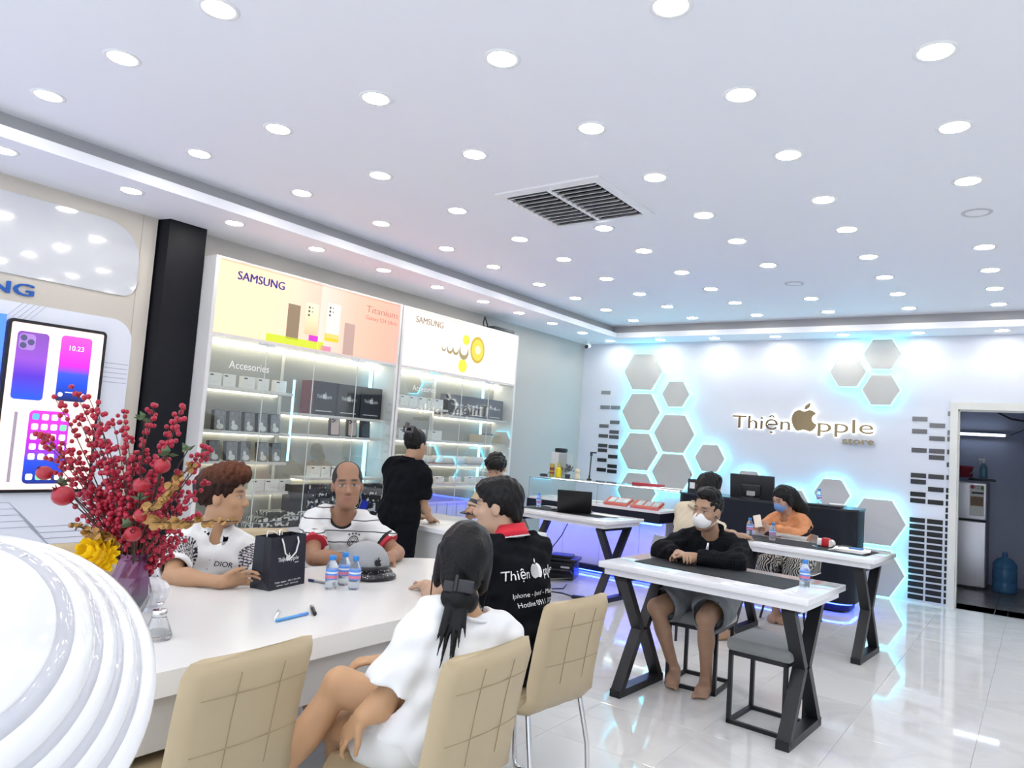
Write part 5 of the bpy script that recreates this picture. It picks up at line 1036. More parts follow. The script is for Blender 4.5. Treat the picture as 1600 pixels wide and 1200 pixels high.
    def legs(s, name, m, g=.018, frac=.9, g2=None, folds=.006, colf=None, seed=2, waist=.12):
        pts = np.array([s.P]+list(s.kn.values())+list(s.an.values())); v = Vol(pts.min(0)-.2, pts.max(0)+.2, s.h); q = s.k
        v.ell(s.P+np.array([0, 0, .01]), np.array([.165+g, .118+g, .115+g])*q, s.B, .05); v.ell(s.P+s.u*.08, np.array([.152+g, .11+g, .12])*q, s.T, .05)
        g2 = g if g2 is None else g2
        for a in s.kn:
            if frac <= 1: v.cone(s.hip[a], s.kn[a], (.090+g)*q, (.060+g2)*q, .03, cut=frac)
            else: v.cone(s.hip[a], s.kn[a], (.090+g)*q, (.058+g)*q, .03); v.cone(s.kn[a], s.an[a], (.058+g)*q, (.042+g2)*q, .03, cut=frac-1)
        if folds: v.wob(folds, [(40, 10, 16), (-18, 36, 22), (12, -28, 40)], seed)
        for a in s.kn:
            if frac <= 1: v.cone(s.hip[a]+(s.kn[a]-s.hip[a])*(frac-.1), s.hip[a]+(s.kn[a]-s.hip[a])*(frac+.2), (.058+g2*.75)*q, None, .003, '-')
        v.plane(s.P+s.u*waist, (0, 0, 1)); V_, Q = v.mesh(2); return npmesh(name, V_, Q, m, s.root, s.base, colf(s, V_) if colf else None)
    def hair(s, parts, m, name='hair', h=.0045, wob=.004, colf=None, seed=5, freqs=((150, 30, 40), (-60, 140, 30), (90, -110, 50))):
        """parts: (op, kind, centre/ends in head coordinates, radii)"""
        v = Vol(s.H-.34, s.H+.24, h); q = s.k
        for p in parts:
            op, kd = p[0], p[1]
            if kd == 'e': v.ell(s.hl(p[2]), np.array(p[3])*q, s.HF, (p[4] if len(p) > 4 else .02), op)
            elif kd == 'c': v.cone(s.hl(p[2]), s.hl(p[3]), p[4]*q, p[5]*q, (p[6] if len(p) > 6 else .015), op)
            elif kd == 'w': v.cone(p[2], p[3], p[4], p[5], (p[6] if len(p) > 6 else .015), op)
            elif kd == 'n':
                X, Y, Z = v.ax[0][:, None, None], v.ax[1][None, :, None], v.ax[2][None, None, :]; HM = s.HF
                l = [(X-s.H[0])*HM[0, i]+(Y-s.H[1])*HM[1, i]+(Z-s.H[2])*HM[2, i] for i in range(3)]
                w = sum(np.sin(l[0]*a+l[1]*b+l[2]*c+i*2.1+2*np.sin(l[2]*30+l[0]*25)) for i, (a, b, c) in enumerate(freqs)); v.F += (wob/3*w).astype(np.float32)
        V_, Q = v.mesh(1); return npmesh(name, V_, Q, m, s.root, s.base, colf(s, V_) if colf else None)
    def onto(s, name, g, m, direction, off=.003, src=None, far=.3):
        """press flat lettering onto the cloth along a direction"""
        V_, Q = src or s.cloth; t = BVHTree.FromPolygons([Vector(p) for p in V_], [tuple(map(int, q)) for q in Q]); d = Vector(direction).normalized(); out = []
        for p in g.v:
            hit = t.ray_cast(Vector(p)-d*far, d, .7); out.append((hit[0] if hit[0] is not None else Vector(p))-d*off)
        g.v = [tuple(p-Vector(s.base)) for p in out]; return g.make(name, m, s.root)
    def collar(s, name, m, r=.064, hgt=.056, th=.006, open_=18, lean=.014, tip_=.026, flare=.026):
        """turned-down collar around the neck, open at the throat"""
        q = s.k; g = G(); n = 22; vs = []
        for i in range(n+1):
            a = R(90+open_+(360-2*open_)*i/n); e = s.T[:, 0]*math.cos(a)+s.T[:, 1]*math.sin(a); fr = max(0, math.sin(a)); dn = .012*fr
            b0 = s.N+s.u*(.010-dn*2.4)+e*(r)*q; t0 = s.N+s.u*(hgt+.012-dn*2.4)+e*(r-.004)*q-s.T[:, 1]*lean*(1-fr); l0 = s.N+s.u*(.016-tip_*fr-dn*1.4)+e*(r+flare)*q
            vs += [t0-s.base, l0-s.base, l0-e*th*.8-s.base, t0-e*th-s.base, b0-e*th-s.base]
        c = 5; fs = [(i*c+k, (i+1)*c+k, (i+1)*c+(k+1) % c, i*c+(k+1) % c) for i in range(n) for k in range(c)]+[tuple(range(c)), tuple(range(n*c, n*c+c))[::-1]]
        return g.add([V(*p) for p in vs], fs, True).make(name, m, s.root)
def stripes(name, col, ink, period, width, axis='Z', off=0., rough=.7):
    m = mat(name, col, rough); nt = m.node_tree; tc = nt.nodes.new('ShaderNodeTexCoord'); sx = nt.nodes.new('ShaderNodeSeparateXYZ'); nt.links.new(tc.outputs['Object'], sx.inputs[0])
    nz = nt.nodes.new('ShaderNodeTexNoise'); nz.inputs['Scale'].default_value = 5; nt.links.new(tc.outputs['Object'], nz.inputs['Vector'])
    ad = nt.nodes.new('ShaderNodeMath'); ad.operation = 'MULTIPLY_ADD'; ad.inputs[1].default_value = .02; nt.links.new(nz.outputs['Fac'], ad.inputs[0]); nt.links.new(sx.outputs[axis], ad.inputs[2])
    pg = nt.nodes.new('ShaderNodeMath'); pg.operation = 'PINGPONG'; pg.inputs[1].default_value = period/2; nt.links.new(ad.outputs[0], pg.inputs[0])
    lt = nt.nodes.new('ShaderNodeMath'); lt.operation = 'LESS_THAN'; lt.inputs[1].default_value = width/2; nt.links.new(pg.outputs[0], lt.inputs[0])
    mx = nt.nodes.new('ShaderNodeMix'); mx.data_type = 'RGBA'; mx.inputs[6].default_value = (*col, 1); mx.inputs[7].default_value = (*ink, 1); nt.links.new(lt.outputs[0], mx.inputs[0]); nt.links.new(mx.outputs[2], nt.nodes['Principled BSDF'].inputs['Base Color']); return m
hair_k = mat('black hair', (.007, .0065, .007), .42, spec=.25, bump=(90, .35)); cl_black = mat('black knit', (.005, .0055, .008), .9, spec=.15); cl_white = mat('white cotton', (.76, .76, .76), .85)
def short_hair(extra=(), top=.100, front=.0, vol=.0, line=.085, drop=-.135):
    return [('+', 'e', (0, -.016, .05), (.083+vol, .102+vol, .096+vol)), ('+', 'e', (0, .015+front, top), (.072+vol, .082, .052+vol)), ('-', 'e', (0, .098, -.015), (.085, .075, line), .01), ('-', 'e', (0, -.02, drop), (.12, .15, .10), .01),
            ('-', 'e', (.09, .008, -.03), (.035, .038, .055), .01), ('-', 'e', (-.09, .008, -.03), (.035, .038, .055), .01)]+list(extra)+[('n',)*2]
def mask(p, m, strap=True, nose=0.):
    v = Vol(p.H-.15, p.H+.13, .004); q = p.k
    v.ell(p.hl((0, .050, -.046)), np.array([.061, .058, .060])*q, p.HF, .01); v.ell(p.hl((0, .094, -.032)), np.array([.016, .024, .028])*q, p.HF, .035); v.plane(p.hl((0, .022, 0)), -p.HF[:, 1]); v.plane(p.hl((0, .09, .006)), p.HF[:, 2]*1+p.HF[:, 1]*.12)
    V_, Q = v.mesh(2); o = npmesh('face_mask', V_, Q, m, p.root, p.base)
    for x in (-1, 1):
        for z0, z1 in ((-.01, .012), (-.075, -.02)): G().tube([V(*(p.hl((x*.058, .038, z0))-p.base)), V(*(p.hl((x*.074, .012, (z0+z1)/2))-p.base)), V(*(p.hl((x*.082, -.015, z1))-p.base))], .0016, 5).make('ear_loop', m, o)
# ---------- 1 youth with auburn hair
p = Person('person with auburn hair in a white polo with patterned sleeves, holding the black bag', (-3.33, 2.02, 0), (.47, .27, .155), (-3.33, 2.03, .56), (-3.20, 2.055, .965), -25, (-3.155, 2.05, 1.128), 42, 2, 0, sw=.165, size=1.04)
p.sh['R'] += np.array([.03, .01, -.02])
p.arm('R', (-3.09, 1.80, .80), (-2.87, 1.90, .802), (.28, .95, .12), (.9, -.3, -.4), 28); p.arm('L', (-3.02, 2.235, .79), (-2.93, 2.24, .82), (.2, -.95, .1), (.9, .3, -.3), 30); p.leg('R', (-2.97, 1.92, .46), (-3.0, 1.9, .08)); p.leg('L', (-2.97, 2.12, .46), (-3.0, 2.15, .08))
p.body(False, (.45, .20, .17), (.05, .03, .02))
def polo_col(s, V_):
    c = np.full((len(V_), 3), .78, np.float32)
    for a in s.el:
        ba = s.el[a]-s.sh[a]; L = np.linalg.norm(ba); d = ba/L; w = V_-s.sh[a]; t = w@d; rr = w-np.outer(t, d); x = nrm(np.cross(d, [0, 0, 1.])); y = np.cross(d, x); ang = np.arctan2(rr@y, rr@x); rad = np.linalg.norm(rr, axis=1)
        u = t/L; on = (u > .16) & (u < .70) & (rad < .088)
        i = np.floor(t/.034); ph = ang*.065/.026+t/.06; f = np.abs(np.mod(ph+.5*np.mod(i, 2), 1)-.5); g_ = np.abs(np.mod(t/.034, 1)-.5)
        ink = (np.abs(f-.25+.3*(g_-.25)) < .125) | ((g_ > .40) & (f < .22))
        c[on & ink] = (.022, .02, .028); c[on & ~ink] = (.62, .60, .62)
    return c
p.shirt('polo_shirt', tinted('white polo cloth', .8), .014, .80, -.08, .060, polo_col, .022, .012, 3, h=.0045, low=.004)
p.collar('collar', cl_white, .066, .056, open_=22); p.collar('collar_stripe', cl_black, .0685, .048, open_=24, flare=.019, tip_=.012, th=.002)
g = G(); o_ = p.N-p.u*.115+p.T[:, 1]*.15-p.T[:, 0]*.025; ex = -p.T[:, 0]; text_geo(g, 'DIOR', V(*o_), V(*ex), V(*p.u), .026, 0, w=.085); p.onto('shirt_lettering', g, cl_black, -p.T[:, 1], .003)
for k in (0, 1, 2): o_ = p.N-p.u*(.09+.045*k)+p.T[:, 1]*.14; g = G().prism([(.005*math.cos(t), .005*math.sin(t)) for t in [i*1.047 for i in range(6)]], V(*o_), V(*-p.T[:, 0]), V(*p.u), .001); p.onto('button', g, mat('grey button', (.55, .55, .55), .4), -p.T[:, 1], .002)
p.legs('trousers', mat('dark denim', (.03, .035, .05), .8), .014, 1.9)
def auburn(s, V_): L = (V_-s.H)@s.HF/s.k; t = np.clip((L[:, 2]-.065)/.07, 0, 1)[:, None]; n = .5+.5*np.sin(L[:, :1]*260+L[:, 1:2]*190)*np.sin(L[:, 2:]*170); return (np.array([.028, .013, .010])*(1-t)+np.array([.12, .042, .022])*t)*(.65+.6*n)
p.hair([('+', 'e', (0, -.02, .055), (.088, .108, .10)), ('+', 'e', (0, .035, .112), (.078, .088, .062)), ('+', 'e', (0, -.075, .045), (.072, .05, .075)), ('-', 'e', (0, .105, -.022), (.09, .082, .095), .01), ('-', 'e', (0, -.02, -.145), (.12, .16, .10), .01), ('-', 'e', (.09, .018, -.03), (.035, .042, .058), .01), ('-', 'e', (-.09, .018, -.03), (.035, .042, .058), .01), ('n', 'n')], tinted('auburn hair', .55), wob=.0075, colf=auburn, freqs=((170, 40, 60), (-70, 190, 40), (120, -150, 90)))
# ---------- 2 bald man in the striped jersey
p = Person('person with receding hair in a white striped football jersey, hands clasped by the helmet', (-3.43, 3.0, 0), (.33, .175, .105), (-3.42, 3.00, .57), (-3.265, 2.905, 1.01), -45, (-3.205, 2.865, 1.170), -38, 2, 4, sw=.165, size=1.07)
p.sh['R'] += np.array([.01, 0, -.02]); p.arm('R', (-3.15, 2.62, .80), (-2.99, 2.80, .80), (.5, .85, .05), (.5, -.5, -.6), 30); p.arm('L', (-2.99, 3.09, .81), (-2.90, 2.955, .815), (.25, -.95, -.02), (-.4, -.1, -.8), 35); p.leg('R', (-3.12, 2.75, .47), (-3.2, 2.75, .08)); p.leg('L', (-3.1, 3.05, .47), (-3.15, 3.05, .08))
p.body(False, (.30, .13, .11), (.02, .012, .01))
jer = p.shirt('jersey', stripes('pinstriped jersey', (.72, .72, .72), (.03, .03, .035), .062, .0055), .016, .66, -.10, .068, None, .024, .014, 5, h=.005, low=.014)
for a in ('R', 'L'):
    d = p.el[a]-p.sh[a]; n = nrm(d); 
    for t0, t1, m_, nm in ((.50, .585, mat('jersey black', (.012, .012, .014), .8), 'cuff_black'), (.585, .675, mat('jersey red', (.50, .03, .05), .8), 'cuff_red')):
        G().tube([V(*(p.sh[a]+d*t0-p.base)), V(*(p.sh[a]+d*(t0+t1)/2-p.base)), V(*(p.sh[a]+d*t1-p.base))], .0752, 24).make(nm, m_, p.root)
g = G(); G().tube([V(*(p.N-p.u*.004+(p.T[:, 0]*math.cos(t)*.069+p.T[:, 1]*math.sin(t)*.085)*p.k+p.u*.012-p.u*.05*max(0, math.sin(t))-p.base)) for t in [6.283*i/24 for i in range(24)]], .0075, 6, True).make('neck_trim', mat('jersey black', (.012, .012, .014), .8), p.root)
o_ = p.N-p.u*.105+p.T[:, 1]*.15-p.T[:, 0]*.085; crest = mat('crest grey', (.06, .06, .065), .6)
def ring(g, o, r0, r1, ex, ey):
    n = 20; P_ = [V(*o)+V(*ex)*r*math.cos(6.283*i/n)+V(*ey)*r*math.sin(6.283*i/n) for r in (r0, r1) for i in range(n)]; g.add(P_, [(i, (i+1) % n, n+(i+1) % n, n+i) for i in range(n)])
ex = -p.T[:, 0]; g = G(); ring(g, o_, .025, .030, ex, p.u); ring(g, o_, .017, .020, ex, p.u); g.add([V(*(o_+ex*x+p.u*y)) for x, y in ((-.012, .008), (0, .003), (.012, .008), (.004, -.004), (0, -.013), (-.004, -.004))], [(0, 1, 5), (1, 2, 3), (1, 3, 4, 5)])
for k in range(4): c_ = o_+ex*(-.027+.018*k)+p.u*(.036+.005*(k in (1, 2))); g.add([V(*(c_+ex*.006*math.cos(t)+p.u*.006*math.sin(t))) for t in [1.57+1.2566*i for i in range(5)]], [(0, 1, 2, 3, 4)])
p.onto('chest_crest', refine(g, 1), crest, -p.T[:, 1], .004)
d = nrm(p.el['R']-p.sh['R']); sd = nrm(np.cross(d, p.T[:, 1])); outd = nrm(p.T[:, 1]*.75+p.T[:, 0]*.5); c_ = p.sh['R']+(p.el['R']-p.sh['R'])*.30+outd*.12; x_ = nrm(np.cross(p.u, outd))
for nm, r, m_, dx in (('sleeve_badge', .030, mat('badge teal', (.06, .20, .24), .5), 0), ('sleeve_badge_sun', .018, mat('badge yellow', (.65, .45, .10), .5), .0), ('sleeve_badge_heart', .010, mat('badge pink', (.6, .25, .30), .5), -.004)):
    g = G().add([V(*(c_+x_*(dx+r*math.cos(t))+p.u*(r*math.sin(t)-.2*r))) for t in [6.283*i/18 for i in range(18)]], [tuple(range(18))]); p.onto(nm, refine(g, 3), m_, -outd, .005+.0012*('sun' in nm)+.0024*('heart' in nm))
p.legs('trousers', mat('dark trousers', (.02, .02, .025), .8), .014, 1.9)
p.hair([('+', 'e', (0, -.016, .045), (.080, .100, .093)), ('-', 'e', (0, .060, .10), (.060, .10, .075), .01), ('-', 'e', (0, .118, .0), (.105, .095, .10), .006), ('-', 'e', (0, -.02, -.115), (.12, .16, .095), .006), ('-', 'e', (.09, .005, -.03), (.028, .032, .050), .004), ('-', 'e', (-.09, .005, -.03), (.028, .032, .050), .004)], mat('thin dark hair', (.02, .016, .014), .6), h=.0035)
# ---------- 3 standing woman in black
p = Person('standing person in a black polo and trousers with a clipped-up bun, at the service desk', (-4.0, 4.12, 0), (.46, .27, .17), (-4.0, 4.12, .88), (-3.96, 4.14, 1.27), 100, (-3.94, 4.18, 1.405), 92, -10, 0, sw=.150, size=.95, h=.007)
p.arm('R', (-3.845, 4.22, .95), (-3.93, 4.40, .835), (-.5, .85, -.1), (0, 0, -1), 30); p.arm('L', (-4.17, 4.22, .95), (-4.08, 4.42, .835), (.4, .9, -.1), (0, 0, -1), 30); p.leg('R', (-3.92, 4.13, .46), (-3.92, 4.10, .075)); p.leg('L', (-4.09, 4.13, .46), (-4.09, 4.10, .075))
p.body(False, brow=(.03, .02, .02)); p.shirt('polo_shirt', cl_black, .026, .70, -.11, .060, None, .024, .014, 4); p.legs('trousers', mat('black trousers', (.004, .005, .008), .9, spec=.15), .010, 1.93, .03, waist=.04); p.collar('collar', cl_black, .060, .038)
p.hair([('+', 'e', (0, -.02, .045), (.083, .102, .098)), ('+', 'e', (0, -.080, .07), (.056, .050, .062)), ('+', 'e', (0, -.085, .115), (.04, .035, .035)), ('-', 'e', (0, .10, -.02), (.09, .085, .09), .01), ('-', 'e', (0, -.01, -.14), (.12, .16, .10), .01), ('-', 'e', (.09, .012, -.03), (.035, .038, .050), .01), ('-', 'e', (-.09, .012, -.03), (.035, .038, .050), .01), ('n', 'n')], hair_k)
cl = thing('hair_claw', 'grey rectangular claw clip in the standing woman\'s bun', 'hair clip', V(*p.hl((.01, -.125, .105)))); q = Matrix([list(r) for r in p.HF.tolist()])
gm = mat('grey acrylic clip', (.10, .095, .10), .3)
for lo, d_ in (((0, -.012, .022), (.095, .014, .012)), ((0, -.012, -.016), (.095, .014, .012)), ((.043, -.012, .003), (.012, .014, .046)), ((-.043, -.012, .003), (.012, .014, .046))): G().box(q@V(*lo), d_, M=q).make('clip_bar', gm, cl)
for k in range(4): G().cyl(q@V(-.03+.02*k, -.012, -.018), q@V(-.03+.02*k, .004, -.05), .004, .002, 6).make('clip_tooth', gm, cl)
G().box(q@V(-.02, -.01, .04), (.02, .03, .03), M=q).make('clip_handle', gm, cl)
# ---------- 4 youth behind the desk
p = Person('person with a thick black fringe looking down behind the service desk', (-3.87, 5.33, 0), (.46, .28, .19), (-3.87, 5.33, .60), (-3.85, 5.19, 1.085), -72, (-3.835, 5.10, 1.245), -68, -32, 0, sw=.16, size=.98, h=.008)
p.arm('R', (-4.02, 5.02, .83), (-3.90, 4.87, .86), (.5, -.6, .4), (.6, .2, -.6), 35); p.arm('L', (-3.66, 5.02, .83), (-3.78, 4.87, .86), (-.5, -.6, .4), (-.6, .2, -.6), 35); p.leg('R', (-3.98, 4.95, .50), (-3.98, 5.05, .08)); p.leg('L', (-3.72, 4.95, .50), (-3.72, 5.05, .08))
p.body(False, brow=(.02, .015, .015)); p.shirt('shirt', mat('sand shirt', (.55, .44, .30), .85), .016, .72, -.10, .064, None, .026, .006, 6); p.legs('trousers', mat('dark denim', (.03, .035, .05), .8), .014, 1.9)
for a in ('R', 'L'):
    d = p.el[a]-p.sh[a]; G().tube([V(*(p.sh[a]+d*t-p.base)) for t in (.48, .56, .64)], .073, 20).make('sleeve_band', mat('charcoal band', (.05, .05, .055), .8), p.root)
p.hair([('+', 'e', (0, -.014, .05), (.092, .106, .10)), ('+', 'e', (0, .05, .09), (.085, .06, .055)), ('-', 'e', (0, .12, -.03), (.10, .075, .085), .01), ('-', 'e', (0, -.02, -.14), (.12, .16, .10), .01), ('-', 'e', (.095, .01, -.03), (.03, .038, .050), .01), ('-', 'e', (-.095, .01, -.03), (.03, .038, .050), .01), ('n', 'n')], hair_k, wob=.007)
tag(G().box((-3.85, 4.80, .875), (.15, .075, .010), M=Matrix.Rotation(R(12), 3, 'X')).make('phone', bcar), 'black phone held by the youth behind the service desk', 'phone')
# ---------- 5 man in the black polo, from behind
p = Person('person seated with back turned in a black polo with red collar and white shop lettering', (-1.80, 2.68, 0), (.50, .32, .22), (-1.80, 2.68, .56), (-1.905, 2.675, 1.055), 168, (-1.97, 2.66, 1.19), 203, -3, 0, sw=.16, size=1.0)
p.arm('L', (-2.13, 2.44, .815), (-2.30, 2.59, .80), (-.78, .6, -.03), (0, 0, -1), 14, .5); p.arm('R', (-2.05, 2.84, .81), (-2.28, 2.85, .80), (-.9, -.2, 0), (0, 0, -1), 20); p.leg('L', (-2.14, 2.58, .46), (-2.12, 2.58, .08)); p.leg('R', (-2.14, 2.86, .46), (-2.12, 2.88, .08))
p.body(False, (.42, .2, .17), (.03, .02, .02)); p.shirt('polo_shirt', cl_black, .018, .62, -.14, .066, None, .024, .016, 8, h=.0055, blouse=.01)
p.collar('collar', mat('red collar', (.62, .02, .04), .75), .066, .062, flare=.024); p.collar('collar_line', cl_white, .0675, .026, open_=25, flare=.0255, tip_=.024, th=.002); p.legs('trousers', mat('dark trousers', (.02, .02, .025), .8), .014, 1.9)
bk = -p.T[:, 1]; ex = p.T[:, 0]; up_ = nrm(p.u+np.array([0, 0, .0])); o_ = p.N-p.u*.16-p.T[:, 1]*.2; ltr2 = mat('white screen print', (.80, .81, .82), .7); g = G()
def bt(s_, x, z, hh, w=None, al='LEFT'): text_geo(g, s_, V(*(o_+ex*x+up_*z)), V(*ex), V(*up_), hh, 0, w=w, align=al)
for nm, rows_ in (('back_name', (('Thiện', -.14, 0, .042, .115, 'LEFT'),)), ('back_name', (('pple', .065, 0, .042, .115, 'LEFT'), ('store', .14, -.028, .016, None, 'LEFT'))), ('back_line', (('Iphone - Ipad - Macbook', .025, -.075, .021, .27, 'CENTER'),)), ('back_line', (('Hotline 0911 373 373', .035, -.115, .021, .25, 'CENTER'),))):
    g = G()
    for r_ in rows_: bt(*r_)
    p.onto(nm, refine(g, 1), ltr2, p.T[:, 1], .005)
g = G(); apple_geo(g, V(*(o_+ex*.019+up_*-.004)), V(*ex), V(*up_), .082, .0002); p.onto('back_apple', refine(g, 3), ltr2, p.T[:, 1], .005)
p.hair([('+', 'e', (0, -.016, .052), (.083, .102, .098)), ('+', 'e', (0, .05, .09), (.072, .055, .048)), ('+', 'e', (0, -.082, -.01), (.052, .028, .06)), ('-', 'e', (0, .112, -.02), (.085, .078, .085), .01), ('-', 'e', (0, -.02, -.148), (.12, .15, .10), .01), ('-', 'e', (.09, .005, -.035), (.032, .036, .058), .004), ('-', 'e', (-.09, .005, -.035), (.032, .036, .058), .004), ('n', 'n')], hair_k, wob=.004, freqs=((190, 30, 60), (-70, 190, 40), (110, -160, 60)))
# ---------- 6 woman in the white T-shirt
p = Person('person with a low clipped ponytail in a white T-shirt, legs crossed on the near chair', (-1.52, 1.80, 0), (.52, .30, .16), (-1.555, 1.80, .555), (-1.485, 1.875, .935), 152, (-1.53, 1.895, 1.085), 128, -4, 6, sw=.155, size=.98, h=.0055)
p.sh['L'] += np.array([.01, .02, -.035]); p.sh['R'] += np.array([-.01, -.01, .02])
p.arm('L', (-1.60, 1.645, .68), (-1.62, 1.585, .655), (-.55, -.05, -.62), (-.35, .3, -.75), 20, .3); p.arm('R', (-1.60, 2.05, .70), (-1.79, 1.87, .72), (-.6, -.6, 0), (0, 0, -1), 25); p.leg('R', (-1.815, 1.665, .68), (-1.97, 1.44, .26), (-.7, -.4, -.5)); p.leg('L', (-1.86, 1.72, .515), (-1.90, 1.80, .08), (-1, .2, -.05))
p.body(True); 
def pinkstain(s, V_):
    c = np.full((len(V_), 3), .80, np.float32); q_ = s.P+s.u*.07-s.T[:, 0]*.17; d = np.exp(-(((V_-q_)/np.array([.06, .06, .022]))**2).sum(1))[:, None]; return c*(1-.6*d)+np.array([.75, .25, .30])*.6*d
p.shirt('t_shirt', tinted('white T-shirt cotton', .85), .018, .80, -.085, .068, pinkstain, .042, .013, 9, h=.0055, blouse=.008, hemn=(0, 0, 1)); p.legs('shorts', mat('white shorts', (.70, .70, .68), .85), .022, .42, .05, waist=.08)
G().tube([V(*(p.N+p.u*.004+(p.T[:, 0]*math.cos(t)*.072+p.T[:, 1]*math.sin(t)*.075)*p.k-p.base)) for t in [6.283*i/24 for i in range(24)]], .006, 6, True).make('neck_rib', cl_white, p.root)
hp = p.hl; tails = [('+', 'w', hp((x*.4, -.115, -.09)), hp((x, y-.06, z)), .015, .0022, .006) for x, y, z in ((.01, -.14, -.27), (-.015, -.135, -.30), (.03, -.13, -.23), (-.04, -.125, -.22), (.02, -.125, -.31), (-.03, -.14, -.26), (.045, -.11, -.20))]
p.hair([('+', 'e', (0, -.018, .04), (.090, .112, .107)), ('+', 'e', (0, -.075, -.03), (.066, .045, .075)), ('+', 'e', (0, -.112, -.095), (.054, .042, .045)), ('+', 'e', (.035, -.105, -.10), (.035, .03, .035)), ('+', 'e', (.075, -.0, -.02), (.022, .05, .07)), ('+', 'e', (-.075, -.0, -.02), (.022, .05, .07)), ('-', 'e', (0, .115, -.03), (.08, .075, .10), .01), ('n', 'n')]+tails, hair_k, h=.004, wob=.003)
for x in (-1, 1): G().tube([V(*(hp((x*.085, .02, .02))-p.base)), V(*(hp((x*.095, .02, -.06))-p.base)), V(*(hp((x*.088, .0, -.14))-p.base)), V(*(hp((x*.09, .01, -.20))-p.base))], [.003, .0025, .002, .001], 5).make('loose_strand', hair_k, p.root)
cl = thing('hair_claw', 'black square claw clip in the ponytail of the woman in white', 'hair clip', V(*hp((0, -.138, -.052)))); q = Matrix([list(r) for r in p.HF.tolist()]); cm = mat('matt black clip', (.03, .03, .034), .45)
G().rbox(q@V(.018, -.006, .0), (.052, .016, .040), .005, M=q).make('clip_plate', cm, cl); G().rbox(q@V(-.032, -.002, -.008), (.034, .014, .034), .005, M=q).make('clip_plate', cm, cl); G().rbox(q@V(-.012, -.010, .006), (.010, .018, .05), .003, M=q).make('clip_hinge', cm, cl)
# ---------- 7 masked man in black
p = Person('person in a black quilted zip jacket and white face mask leaning on the work table', (-1.80, 4.84, 0), (.40, .24, .155), (-1.80, 4.87, .545), (-1.765, 4.78, .965), -82, (-1.757, 4.655, 1.125), -102, -4, -6, sw=.175, size=1.04, h=.0065)
p.arm('R', (-2.04, 4.60, .835), (-1.875, 4.485, .85), (.75, -.55, .1), (.1, -.2, -.95), 38); p.arm('L', (-1.53, 4.56, .84), (-1.765, 4.455, .85), (-.95, .1, -.05), (0, -.3, -.9), 38); p.leg('R', (-1.985, 4.45, .50), (-1.925, 4.64, .085), (.30, -.92, 0)); p.leg('L', (-1.655, 4.44, .495), (-1.70, 4.62, .08), (.12, -.98, 0))
p.body(True, brow=(.02, .015, .012))
def quilt(s, V_):
    x = (V_-s.P)@s.T[:, 0]; z = (V_-s.P)@s.u; a = np.mod(np.floor((x+z)/.018)+np.floor((x-z)/.018), 2); return np.where(a[:, None] > 0, np.array([.004, .0045, .006]), np.array([.009, .0095, .013])).astype(np.float32)
p.shirt('jacket', tinted('black quilted cloth', .9), .020, 1.90, -.10, .060, quilt, .022, .018, 10, cuff=1)
p.collar('jacket_collar', cl_black, .070, .052, open_=20, flare=.006, tip_=.05); zp = mat('silver zip', (.6, .6, .62), .3, .8); g = G(); P_ = [p.N-p.u*(.0+.02*k)+p.T[:, 1]*.17 for k in range(9)]; g.add([V(*(c_+p.T[:, 0]*x)) for c_ in P_ for x in (-.006, .006)], [(2*i, 2*i+1, 2*i+3, 2*i+2) for i in range(8)]); p.onto('zip', g, zp, -p.T[:, 1], .006, far=.0)
c_ = p.N-p.u*.06+p.T[:, 1]*.17; g = G().add([V(*(c_+p.T[:, 0]*x+p.u*z)) for x, z in ((-.008, -.02), (.008, -.02), (.008, .02), (-.008, .02))], [(0, 1, 2, 3)]); p.onto('zip_pull', g, zp, -p.T[:, 1], .008, far=.0)
c_ = p.N-p.u*.25+p.T[:, 1]*.2-p.T[:, 0]*.10; g = G().add([V(*(c_-p.T[:, 0]*x+p.u*z)) for x, z in ((-.018, 0), (-.01, .018), (.004, .022), (.016, .012), (.016, -.012), (.008, -.004), (-.004, .004), (-.01, -.012))], [tuple(range(8))]); p.onto('chest_patch', g, mat('tan patch', (.70, .50, .36), .6), -p.T[:, 1], .004, far=.0)
p.legs('shorts', mat('stone washed denim', (.20, .215, .23), .85, noise=(16, .4)), .026, .86, .046, .018)
c_ = p.hip['L']*.35+p.kn['L']*.65+np.array([0, 0, .2]); g = G().add([V(*(c_+np.array([x, y, 0]))) for x, y in ((-.03, -.03), (.03, -.03), (.035, .02), (-.03, .025))], [(0, 1, 2, 3)])
mask(p, mat('white mask cloth', (.80, .80, .80), .8)); p.hair([('+', 'e', (0, -.018, .048), (.080, .098, .092)), ('+', 'e', (0, .012, .115), (.062, .085, .045)), ('-', 'e', (0, .116, .012), (.090, .074, .098), .008), ('-', 'e', (0, -.02, -.135), (.12, .15, .10), .01), ('-', 'e', (.09, .012, -.03), (.035, .038, .055), .01), ('-', 'e', (-.09, .012, -.03), (.035, .038, .055), .01), ('n', 'n')], hair_k, wob=.006, freqs=((150, 60, 60), (-70, 150, 40), (110, -120, 90)))
